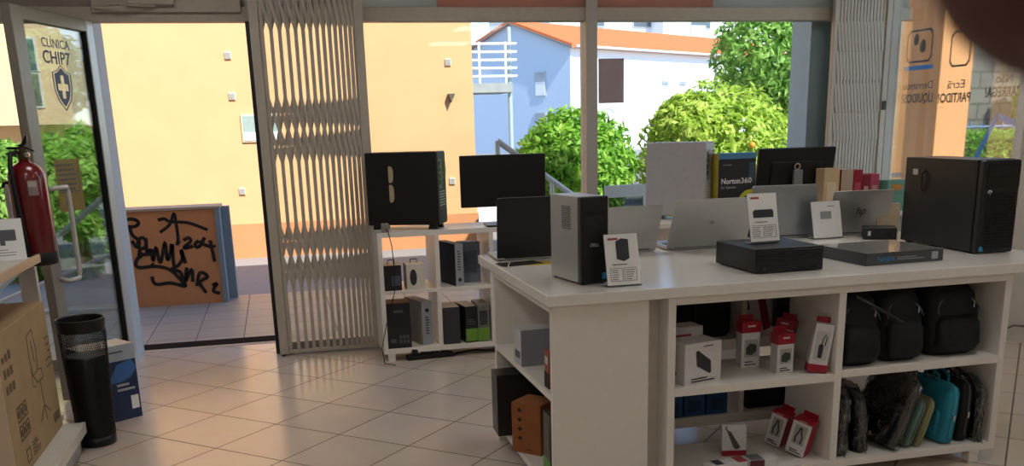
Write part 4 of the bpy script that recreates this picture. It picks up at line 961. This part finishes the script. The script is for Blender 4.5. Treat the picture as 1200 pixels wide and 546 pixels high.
# graffiti wall
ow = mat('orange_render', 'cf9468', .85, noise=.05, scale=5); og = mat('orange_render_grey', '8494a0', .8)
t = thing('graffiti_wall', 'low orange rendered wall sprayed with black graffiti outside the doorway', 'wall', (0, 0, 0))
B(-1.275, -.545, 8.42, 8.60, -.02, .80).build('wall_panel', ow, t, bevel=.004)
B(-.545, -.50, 8.40, 8.72, -.02, .80).build('end_plaster', og, t, bevel=.004)
B(-1.29, -.49, 8.40, 8.73, .80, .822).build('coping', mat('coping_stone', 'b9ab98', .7), t, bevel=.003)
B(-.555, -.43, 8.60, 8.74, -.02, .80).build('side_wall', og, t)
spray = mat('spray_black', '17130f', .7, noise=.1)
G = [[(-1.154, 0.708), (-1.164, 0.693), (-1.187, 0.682), (-1.217, 0.68), (-1.246, 0.686), (-1.265, 0.699), (-1.269, 0.716), (-1.257, 0.731), (-1.233, 0.741), (-1.203, 0.743), (-1.175, 0.735), (-1.157, 0.721), (-1.155, 0.705)], [(-1.229, 0.688), (-1.215, 0.613), (-1.167, 0.561), (-1.19, 0.508), (-1.225, 0.565)], [(-1.166, 0.512), (-1.182, 0.426), (-1.149, 0.461)], [(-1.114, 0.539), (-1.123, 0.513), (-1.142, 0.497), (-1.163, 0.499), (-1.177, 0.518), (-1.179, 0.545), (-1.168, 0.57), (-1.149, 0.584), (-1.128, 0.58), (-1.115, 0.561), (-1.115, 0.534)], [(-1.111, 0.583), (-1.116, 0.459), (-1.081, 0.482), (-1.078, 0.387), (-1.041, 0.5), (-1.03, 0.389), (-1.011, 0.388), (-0.965, 0.538), (-0.963, 0.39), (-0.933, 0.444), (-0.91, 0.518), (-0.913, 0.332), (-0.844, 0.383), (-0.844, 0.469), (-0.819, 0.351)], [(-0.995, 0.622), (-0.91, 0.684), (-0.866, 0.773), (-0.858, 0.681), (-0.856, 0.57), (-0.873, 0.508)], [(-0.999, 0.725), (-0.947, 0.733), (-0.902, 0.708), (-0.757, 0.689), (-0.61, 0.624)], [(-0.856, 0.532), (-0.845, 0.524)], [(-0.816, 0.547), (-0.771, 0.565), (-0.76, 0.534), (-0.819, 0.482), (-0.74, 0.493)], [(-0.692, 0.536), (-0.724, 0.512), (-0.713, 0.482), (-0.676, 0.505), (-0.688, 0.535)], [(-0.641, 0.563), (-0.661, 0.509), (-0.578, 0.474)], [(-0.6, 0.536), (-0.581, 0.352)], [(-0.578, 0.492), (-0.568, 0.474)], [(-1.071, 0.442), (-1.161, 0.442), (-1.215, 0.385), (-1.195, 0.339), (-1.064, 0.341), (-0.949, 0.304), (-0.869, 0.207), (-0.846, 0.159), (-0.962, 0.193), (-1.078, 0.19), (-1.103, 0.257)], [(-1.092, 0.368), (-1.082, 0.352)], [(-0.894, 0.331), (-0.935, 0.308), (-0.866, 0.273), (-0.867, 0.161)], [(-0.813, 0.316), (-0.842, 0.195), (-0.777, 0.298), (-0.779, 0.191)], [(-0.749, 0.153), (-0.713, 0.264), (-0.653, 0.229), (-0.721, 0.182), (-0.678, 0.089)], [(-0.622, 0.15), (-0.584, 0.163), (-0.62, 0.103), (-0.566, 0.079)]]
mb = MB()
for k, s_ in enumerate(G):
    P = [Vector((p[0], 0, p[1])) for p in s_]; Q = []
    for i in range(len(P)-1):                                        # smooth the stroke
        p0 = P[max(0, i-1)]; p1 = P[i]; p2 = P[i+1]; p3 = P[min(len(P)-1, i+2)]
        for j in range(5):
            u = j/5; Q.append(.5*((2*p1)+(p2-p0)*u+(2*p0-5*p1+4*p2-p3)*u*u+(3*p1-3*p2+p3-p0)*u**3))
    Q.append(P[-1])
    mb.strip([(q.x, q.z) for q in Q], .029 if k not in (5, 6) else .026, 8.4185-.0002*k, .0015)
mb.build('graffiti_lettering', spray, t)

# peach building straight ahead
pe = mat('peach_render', 'e4b07e', .9, noise=.03, scale=3); pb = mat('peach_plinth', 'cc8a5c', .9, noise=.03, scale=3)
FY = 11.6
t = thing('peach_building', 'large plain peach rendered building with an orange plinth across the street', 'building', (0, 0, 0))
B(-1.78, 2.385, FY, FY+3, .38, 7.5).build('wall', pe, t)
B(-1.79, 2.395, FY-.02, FY+3, -.02, .38).build('plinth', pb, t)
ventm = mat('vent_pale', 'd9d2c8', .6)
for vx, vz in ((-.416, 2.26), (-.414, 1.82), (-.407, .76), (2.09, 2.16), (2.08, .78)):
    v_ = B(vx-.035, vx+.035, FY-.02, FY, vz-.04, vz+.04).build('wall_vent', ventm, t, bevel=.004)
    mb = MB()
    for k in range(4): mb.box(vx-.028, vx+.028, FY-.024, FY-.02, vz-.03+k*.016, vz-.02+k*.016)
    mb.build('louvre', mat('vent_grey', 'a9a49c', .6), v_)
MB().prism([(2.07, 1.80), (2.15, 1.80), (2.10, 1.70)], FY-.09, FY).build('wall_lamp', mat('lamp_dark', '6d6256', .5, .4), t)
w_ = B(-.345, .10, FY-.02, FY+.02, 1.31, 1.62).build('window_frame', mat('frame_cream', 'e3d5b6', .5), t)
B(-.325, .08, FY-.026, FY-.02, 1.33, 1.60).build('window_pane', mat('pane_dull', '9fb0a8', .1), w_); B(-.325, .08, FY-.03, FY-.026, 1.33, 1.42).build('window_blind', paper, w_)

# peach house to the left, seen through the open glass door
t = thing('peach_house', 'peach house with two tall dark windows, seen through the open glass door', 'house', (0, 0, 0))
hy = 21
pe2 = mat('peach_render_light', 'edc899', .9, noise=.03, scale=3)
B(-12, -3.83, hy, hy+8, 1.70, 9).build('upper_wall', pe2, t)
B(-12, -3.7-.55, hy+1.2, hy+8, -.02, 1.70).build('lower_wall', pe2, t)
gl = mat('dark_glazing', '4e5a66', .12); gl2 = mat('dark_glazing2', '6b6660', .2)
for (x0, x1, z0, z1, m_) in ((-4.56, -4.36, 2.72, 3.30, gl), (-4.56, -4.36, 2.06, 2.66, gl2), (-6.2, -5.6, 2.06, 3.30, gl)):
    f_ = B(x0-.04, x1+.04, hy-.03, hy, z0-.04, z1+.04).build('window_frame', mat('frame_white', 'e8e2d8', .5), t)
    B(x0, x1, hy-.04, hy-.03, z0, z1).build('window_pane', m_, f_)
B(-5.1, -4.3, hy+1.17, hy+1.2, .2, 1.35).build('shutter', gl2, t)

def foliage(mb, c, r, n, size, seed, shell=.55, flat=0):
    rr = random.Random(seed)
    for _ in range(n):
        while 1:
            d = Vector((rr.uniform(-1, 1), rr.uniform(-1, 1), rr.uniform(-1, 1)))
            if .05 < d.length <= 1: break
        d.normalize(); k = shell+(1-shell)*rr.random()**.6
        k *= 1+.07*math.sin(d.x*9+seed)*math.cos(d.z*8+d.y*7)
        p = Vector((c[0]+d.x*r[0]*k, c[1]+d.y*r[1]*k, c[2]+d.z*r[2]*k))
        nr = (d+Vector((rr.gauss(0, .6), rr.gauss(0, .6), rr.gauss(0, .6)+.25))).normalized()
        a = nr.cross(Vector((rr.gauss(0, 1), rr.gauss(0, 1), rr.gauss(0, 1)))).normalized(); b = nr.cross(a)
        s = size*rr.uniform(.65, 1.25)
        mb.add([p-a*s, p+b*s*.42-a*s*.1, p+a*s+nr*s*.15, p-b*s*.42-a*s*.1], [(0, 1, 2, 3)])
    return mb
def tree(name, label, trunk, crowns, n, size, lm, seed, fruit=0, group=None):
    t = thing(name, label, 'tree', trunk, 0, group)
    mb = MB(); tx, ty, tz = trunk
    for i, (c, r) in enumerate(crowns): foliage(mb, (c[0]-tx, c[1]-ty, c[2]-tz), r, n, size, seed+i)
    mb.build('foliage', lm, t)
    tb = MB(); c0 = crowns[0][0]; h = c0[2]-tz
    tb.tube([(0, 0, 0), (.02, .01, h*.4), (c0[0]-tx, c0[1]-ty, h)], [.07, .055, .035], 10)
    for i, (c, r) in enumerate(crowns): tb.tube([(.02, .01, h*.45), ((c[0]-tx)*.6, (c[1]-ty)*.6, (c[2]-tz)*.8), (c[0]-tx, c[1]-ty, c[2]-tz+r[2]*.4)], [.04, .03, .012], 8)
    tb.build('trunk', mat('bark', '5d4a38', .9, noise=.2), t)
    rr = random.Random(seed)
    for k in range(fruit):
        c, r = crowns[0]; a = rr.uniform(-2.6, -.5); zz = rr.uniform(-.5, .5)
        q = math.sqrt(1-zz*zz)
        MB().lathe([(.002, -.036), (.022, -.030), (.036, -.008), (.036, .008), (.022, .030), (.002, .036)], 12).build('orange_fruit', mat('fruit_orange', 'e39a2a', .5), t, smooth=True, loc=(c[0]-tx+r[0]*q*math.cos(a)*.98, c[1]-ty+r[1]*q*math.sin(a)*.98, c[2]-tz+r[2]*zz))
    return t
lf1 = leafmat('leaf_bright', '5f9428', '8cc03e', 'bfe066'); lf2 = leafmat('leaf_yellow', '7ea02c', 'b0cc4a', 'dae67a'); lf3 = leafmat('leaf_mid', '5a8a34', '8ab84e', 'b8da7a')
tree('round_tree', 'round clipped bright green tree outside, behind the window mullion', (3.25, 10.3, -.02), [((3.25, 10.3, .93), (.69, .62, .66))], 9000, .052, lf1, 11)
tree('orange_tree', 'broad yellow-green orange tree with fruit, behind the black and yellow box', (5.0, 10.4, -.02), [((5.02, 10.4, .92), (.98, .8, .92)), ((4.65, 10.25, 1.3), (.5, .5, .42))], 8500, .055, lf2, 23, 9)
tree('tall_tree', 'tall loose green tree rising beside the pale pillar at the window edge', (8.2, 14.5, -.02), [((7.75, 14.5, 2.45), (.85, .7, .85)), ((8.3, 14.7, 2.0), (.7, .6, .9)), ((8.6, 14.3, 1.3), (.7, .6, .9))], 3000, .075, lf3, 37)
tree('street_tree', 'green tree behind the tall one, half hidden by the pillar', (10.3, 16.6, -.02), [((10.3, 16.6, 2.3), (.9, .8, 1.3))], 4000, .08, lf2, 41)
# climbing plants seen through the door glass
t = thing('climbing_hedge', 'leafy green climbing hedge seen through the open glass door', 'hedge', (-2.2, 10.7, -.02))
mb = MB()
for i, (cx, cz, rx_, rz_) in enumerate(((-.4, .55, .45, .6), (.0, .85, .36, .62), (.0, .4, .4, .5), (-.45, 1.0, .34, .42), (.28, 1.15, .2, .4))): foliage(mb, (cx, 0, cz), (rx_, .35, rz_), 2600, .06, 50+i)
mb.build('foliage', lf3, t); MB().tube([(0, .1, 0), (.03, .1, .8), (-.02, .1, 1.5)], [.04, .03, .015]).build('stem', mat('bark', '5d4a38', .9, noise=.2), t)
# hill and roofs beyond
t = thing('hill', 'distant blue-green wooded hill on the left horizon', 'hill', (-22, 90, -1), 0)
mb = MB(); vs = []; n = 24
for i in range(n+1):
    for j in range(7):
        x = -22+44*i/n; h = (5.6+1.2*math.sin(i*.7)+.6*math.sin(i*1.9))*math.sin(PI*j/6)
        vs.append((x, -6+12*j/6, max(0, h)))
mb.add(vs, [(i*7+j, (i+1)*7+j, (i+1)*7+j+1, i*7+j+1) for i in range(n) for j in range(6)])
mb.build('hill_slope', mat('hill_forest', '55697a', .95, noise=.15, scale=1.2), t, smooth=True)
rf = tiles('roof_tiles', 'c9744a', 'b9653d', '9a5233', .35, .02, .8, row=.28, bumpy=.5)
t = thing('tiled_house', 'low far house with brownish tiled roof and white chimneys, above the hedge', 'house', (-5.6, 31, 0))
B(-2, 2.2, 0, 4, -.02, 2.0).build('wall', mat('house_white', 'ece9e4', .8), t)
MB().prism([(-.3, 1.95), (4.3, 1.95), (2, 2.75)], -2.2, 2.4, 'x').build('roof', mat('roof_brown', '9a6a52', .85, noise=.2, scale=14), t)
for cx in (.3, .75): B(cx-.12, cx+.12, .9, 1.2, 2.2, 3.0).build('chimney', paper, t)

# gabled house: gable's blue shade put into its colour, long side plain white
t = thing('gabled_house', 'big white house with orange tiled roof and a blue-shaded gable across the road', 'house', (15.56, 50, -.02), 0)
t.rotation_euler = (0, 0, math.atan2(.547, .837))
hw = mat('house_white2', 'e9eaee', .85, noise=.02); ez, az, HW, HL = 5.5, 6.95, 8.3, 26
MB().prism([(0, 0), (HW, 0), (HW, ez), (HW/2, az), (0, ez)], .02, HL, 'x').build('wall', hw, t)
MB().prism([(0, 0), (HW, 0), (HW, ez), (HW/2, az), (0, ez)], 0, .02, 'x').build('gable_wall', mat('gable_shade_blue', 'bfcde2', .85, noise=.02), t)
rm = MB()
rm.prism([(-.35, ez-.14), (HW/2, az), (HW/2, az+.16), (-.35, ez+.05)], -.25, HL+.3, 'x')
rm.prism([(HW+.35, ez-.14), (HW/2, az), (HW/2, az+.16), (HW+.35, ez+.05)], -.25, HL+.3, 'x')
rm.build('roof', mat('roof_orange', 'd9733f', .85, noise=.12, scale=3), t)
rm = MB().prism([(-.36, ez-.2), (HW/2, az-.06), (HW/2, az+.0), (-.36, ez-.08)], -.3, -.24, 'x').prism([(HW+.36, ez-.2), (HW/2, az-.06), (HW/2, az+.0), (HW+.36, ez-.08)], -.3, -.24, 'x')
rm.build('verge_board', mat('verge_grey', '7b7d82', .7), t)
MB().tube([(0, -.42, ez-.06), (HL, -.42, ez-.06)], .07, 8).build('gutter', mat('gutter_pale', 'd8d8d8', .5), t)
fw = mat('frame_grey', 'b9bcc2', .6); dg = mat('window_dark', '8b95a2', .2)
def hwin(x, z, w=.75, h=1.0, side='long', shut=.35):
    if side == 'long':
        f_ = B(x, x+w, -.05, .0, z, z+h).build('window_frame', fw, t); B(x+.06, x+w-.06, -.07, -.05, z+.06, z+h-.06).build('window_pane', hw, f_)
        B(x+.06, x+w-.06, -.09, -.07, z+.06, z+.06+shut*.5).build('shutter', dg, f_)
    else:
        f_ = B(-.05, 0, x, x+w, z, z+h).build('window_frame', fw, t); B(-.07, -.05, x+.06, x+w-.06, z+.06, z+h-.06).build('window_pane', hw, f_)
        B(-.09, -.07, x+.06, x+w-.06, z+h*.6, z+h-.06).build('shutter', dg, f_)
for x in (8.4, 10.3): hwin(x, 3.6); hwin(x, 1.6)
for z in (3.0, .9): hwin(1.7, z, .8, 1.3, 'gable')
B(14.6, 20, -1.2, 0, 3.0, 3.3).build('balcony_slab', mat('balcony_brown', 'b28a74', .8), t)
B(14.6, 20, -1.2, -1.15, 3.3, 4.0).build('balcony_glass', glassy('balcony_glass', 'dfe9ea', refl=.1), t)
for x in (15.5, 17.3): hwin(x, 3.35, .9, 1.7)
MB().tube([(14.4, -.1, ez-.2), (14.4, -.1, .2)], .07, 8).build('downpipe', fw, t)
MB().lathe([(.02, 0), (.3, .06), (.42, .14)], 20, cap=False).build('satellite_dish', mat('dish_grey', 'b7b7b7', .5), t, loc=(2.6, -.5, 1.9), rot=(R(70), 0, R(-30)))
# white apartment block beyond the roof
t = thing('apartment_block', 'long white apartment block rising behind the orange tiled roof', 'building', (18, 78, -.02), 12)
B(5, 40, 0, 12, 0, 11.5).build('wall', hw, t)
for x in (8, 13, 19, 24, 30):
    f_ = B(x, x+2.2, -.1, 0, 9.4, 10.3).build('window_frame', fw, t); B(x+.1, x+2.1, -.15, -.1, 9.5, 10.2).build('window_pane', mat('window_dark2', '5d6670', .2), f_)
B(14.8, 17.6, -2, 0, 8.0, 11.4).build('stair_tower', hw, t); B(18.4, 20, -1, 0, 8.4, 9.6).build('air_conditioner', fw, t)
MB().prism([(4, 11.5), (41, 11.5), (41, 11.9), (4, 11.9)], -.6, 12.5).build('roof_edge', mat('roof_orange', 'd9733f', .85, noise=.12, scale=3), t)
# balcony with white rails behind the peach corner
t = thing('railed_balcony', 'concrete balcony with white horizontal rails beside the peach building corner', 'balcony', (0, 15.0, 0))
B(2.6, 3.72, 0, .9, 1.93, 2.07).build('slab', mat('concrete_grey', '9aa0a2', .9, noise=.1, scale=9), t)
wp = mat('rail_white', 'e6ebea', .5)
for k in range(5): MB().tube([(2.6, .02, 2.17+k*.12), (3.80, .02, 2.17+k*.12)], .02, 8).build('rail', wp, t)
for x in (2.65, 3.2, 3.62): B(x-.015, x+.015, .0, .04, 2.07, 2.68).build('rail_post', wp, t)
MB().tube([(3.70, .1, 0), (3.70, .1, 2.9)], .035, 10).build('column', mat('column_blue', 'a9bcc6', .6), t)
t = tag(B(2.4, 4.1, 14.2, 14.4, -.02, .96).build('garden_wall', mat('wall_whitewash', 'e9e7e2', .8), bevel=.01), 'low white wall below the railed balcony, over the top of the dark monitor', 'wall')
# white railings of the terrace
def railing(label, a, b, z0, z1, posts, rails=3, low=.2):
    t = thing('railing', label, 'railing', (0, 0, 0))
    A, Bv = Vector((a[0], a[1], 0)), Vector((b[0], b[1], 0))
    for k in range(rails):
        f = k/(rails-1); MB().tube([A+Vector((0, 0, z0-(z0-low)*f)), Bv+Vector((0, 0, z1-(z1-low)*f))], .024 if k == 0 else .016, 10).build('rail', wp, t, smooth=True)
    for k in range(posts):
        f = k/(posts-1); p = A.lerp(Bv, f); z = z0+(z1-z0)*f
        MB().tube([p, p+Vector((0, 0, z))], .02, 8).build('post', wp, t)
    return t
railing('white handrail sloping down outside the window, between dark monitor and mullion', (1.75, 7.62), (2.66, 7.62), 1.29, .63, 3, 2, .25)
railing('white tubular terrace railing outside, right of the white tower computer', (3.1, 7.62), (6.3, 7.62), .88, .88, 5)
railing('white railing sloping down beside the graffiti wall, seen through the glass door', (-1.32, 8.3), (-2.6, 8.5), .98, .0, 2, 3, .02)
t = thing('standing_panel', 'white framed panel standing on the terrace, left of the white tower computer', 'panel', (2.78, 7.6, 0))
B(-.13, -.09, 0, .03, 0, .9).build('leg', wp, t); B(.22, .26, 0, .03, 0, .9).build('leg', wp, t); B(-.13, .26, -.01, .03, .80, .9).build('header_board', wp, t); B(-.09, .22, .0, .02, .35, .44).build('lower_board', wp, t)
MB().box(-.09, .22, .01, .02, .70, .80).build('mesh_panel', glassy('mesh_grey', 'b0b4b0', refl=.1), t)
# right side: orange columns, stone wall, hedge, fence
oc = mat('column_orange', 'f0ae72', .85, noise=.03, scale=3)
t = tag(B(5.487, 5.80, 7.2, 7.9, 0, 2.72).build('orange_column', oc, bevel=.005), 'orange rendered column outside the lettered side window', 'column')
t = tag(B(10.9, 19, 14.3, 14.9, -.02, 3.4).build('stone_wall', tiles('stone_blocks', '8a8376', '7d776b', '6b655b', .45, .02, .9, row=.26, bumpy=.9, offset=.5, upright=True), bevel=.01), 'rough grey stone wall beyond the side window', 'wall')
t = thing('hedge', 'clipped green hedge in sun outside the side window', 'hedge', (11.2, 12.2, -.02))
mb = MB(); rr = random.Random(9)
for _ in range(9000):
    p = Vector((rr.uniform(-2.4, 2.4), rr.uniform(-.45, .45), rr.uniform(.1, 1.12)))
    f = rr.random()
    if f < .5: p.y = -.45+rr.gauss(0, .03)
    elif f < .9: p.z = 1.12+rr.gauss(0, .03)
    nr = Vector((rr.gauss(0, 1), rr.gauss(0, 1), rr.gauss(0, 1)+.5)).normalized(); a = nr.cross(Vector((rr.gauss(0, 1), rr.gauss(0, 1), 1))).normalized(); b = nr.cross(a); s = .05
    mb.add([p-a*s, p+b*s*.45, p+a*s, p-b*s*.45], [(0, 1, 2, 3)])
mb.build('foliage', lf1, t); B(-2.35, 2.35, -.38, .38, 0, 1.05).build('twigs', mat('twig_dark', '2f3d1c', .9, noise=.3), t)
t = thing('blue_fence', 'low blue fence between the hedge and the stone wall', 'fence', (11.2, 13.2, -.02))
bf = mat('fence_blue', '6f88a8', .5)
for k in range(3): MB().tube([(-2.5, 0, .5+k*.36), (2.5, 0, .5+k*.36)], .02, 8).build('rail', bf, t)
for k in range(26): B(-2.5+k*.2-.012, -2.5+k*.2+.012, -.01, .01, 0, 1.3).build('bar', bf, t)
tree('shrub', 'yellow-green shrub before the stone wall at the right edge', (12.35, 13.78, -.02), [((12.35, 13.78, 1.35), (.32, .3, .8))], 2600, .07, lf2, 71)

# ------------------------------------------------------------------ the photographer's finger over the lens
CAM_M = Matrix(((0.970670, 0.088426, -0.223562), (-0.238874, 0.249628, -0.938416), (-0.027173, 0.964296, 0.263429)))
CAM_P = Vector((0, 0, 1.3906))
def cw(x, y, z):                                   # millimetres right / down / forward of the lens
    return CAM_P+CAM_M @ Vector((x/1000, -y/1000, -z/1000))
sk_shaded = mat('skin', '542620', .55, noise=.06, scale=300, sss=.15)  # the finger's shade is put into this dark skin tone
J = []; E_ = []; RD = []
def jt(p, r, par=None):
    J.append(cw(*p)); RD.append(r*1.42/1000)
    if par is not None: E_.append((par, len(J)-1))
    return len(J)-1
palm = jt((150, 30, -12), 20)
wr = jt((190, 75, -30), 22, palm); fa = jt((250, 150, -60), 28, wr); jt((310, 225, -95), 32, fa)
def finger(root, pts, rs):
    k = root
    for p, r in zip(pts, rs): k = jt(p, r, k)
finger(palm, [(112, -13, 8), (70, -33.5, 36), (44, -29, 45), (19.6, -22.5, 42)], [12, 10, 9, 8.3])
finger(palm, [(112, 12, 12), (80, 4, 40), (62, 10, 36), (52, 16, 24)], [12, 10, 9, 8])
finger(palm, [(116, 36, 10), (84, 32, 36), (66, 36, 32), (56, 40, 20)], [11.5, 9.5, 8.5, 7.8])
finger(palm, [(124, 58, 4), (96, 56, 26), (80, 58, 22), (72, 60, 12)], [10.5, 8.5, 7.8, 7])
finger(palm, [(138, 8, -30), (108, -6, -42), (82, -8, -40)], [13, 10.5, 9])
me = bpy.data.meshes.new('hand'); me.from_pydata(J, E_, [])
hand = bpy.data.objects.new('hand', me); C.objects.link(hand); me.materials.append(sk_shaded)
k = hand.modifiers.new('skin', 'SKIN'); k.use_smooth_shade = True
for i, v in enumerate(me.skin_vertices[0].data if me.skin_vertices else []): v.radius = (RD[i], RD[i])
if not me.skin_vertices:
    bpy.context.view_layer.objects.active = hand
s_ = hand.modifiers.new('sub', 'SUBSURF'); s_.levels = 2; s_.render_levels = 2
for i, v in enumerate(me.skin_vertices[0].data): v.radius = (RD[i], RD[i]); v.use_root = (i == 0)
tag(hand, 'blurred dark fingertip of a hand reaching over the top right of the view', 'hand')

# ------------------------------------------------------------------ light and camera
W = bpy.data.worlds.new('sky'); bpy.context.scene.world = W; W.use_nodes = True
nt = W.node_tree; bg = nt.nodes['Background']
sky = nt.nodes.new('ShaderNodeTexSky'); sky.sky_type = 'NISHITA'; sky.sun_disc = False
sky.sun_elevation = R(46); sky.sun_rotation = R(150); sky.air_density = 1.0; sky.dust_density = .2; sky.ozone_density = 1.5; sky.altitude = 2600
nt.links.new(sky.outputs[0], bg.inputs[0]); bg.inputs[1].default_value = .24
sun = bpy.data.lights.new('sun', 'SUN'); sun.energy = 4.5; sun.angle = R(.6); sun.color = (1, .96, .89)
so = bpy.data.objects.new('sun', sun); C.objects.link(so)
so.rotation_euler = Vector((-.42, .88, -.98)).to_track_quat('-Z', 'Y').to_euler()
cam = bpy.data.cameras.new('camera'); co = bpy.data.objects.new('camera', cam); C.objects.link(co)
co.matrix_world = Matrix.Translation(CAM_P) @ CAM_M.to_4x4()
cam.sensor_width = 36; cam.sensor_fit = 'HORIZONTAL'; cam.lens = 1099.98/1200*36; cam.shift_y = 0.14750; cam.clip_start = .004; cam.clip_end = 400
cam.dof.use_dof = True; cam.dof.focus_distance = 4.2; cam.dof.aperture_fstop = 26
sc = bpy.context.scene; sc.camera = co
sc.view_settings.view_transform = 'Standard'; sc.view_settings.look = 'None'; sc.view_settings.gamma = 1; sc.view_settings.use_curve_mapping = False
sc.view_settings.exposure = .85
sc.cycles.use_denoising = True
sc.cycles.max_bounces = 10; sc.cycles.diffuse_bounces = 5; sc.cycles.glossy_bounces = 4; sc.cycles.transparent_max_bounces = 24; sc.cycles.transmission_bounces = 6
sc.cycles.sample_clamp_indirect = 6; sc.cycles.caustics_reflective = False; sc.cycles.caustics_refractive = False
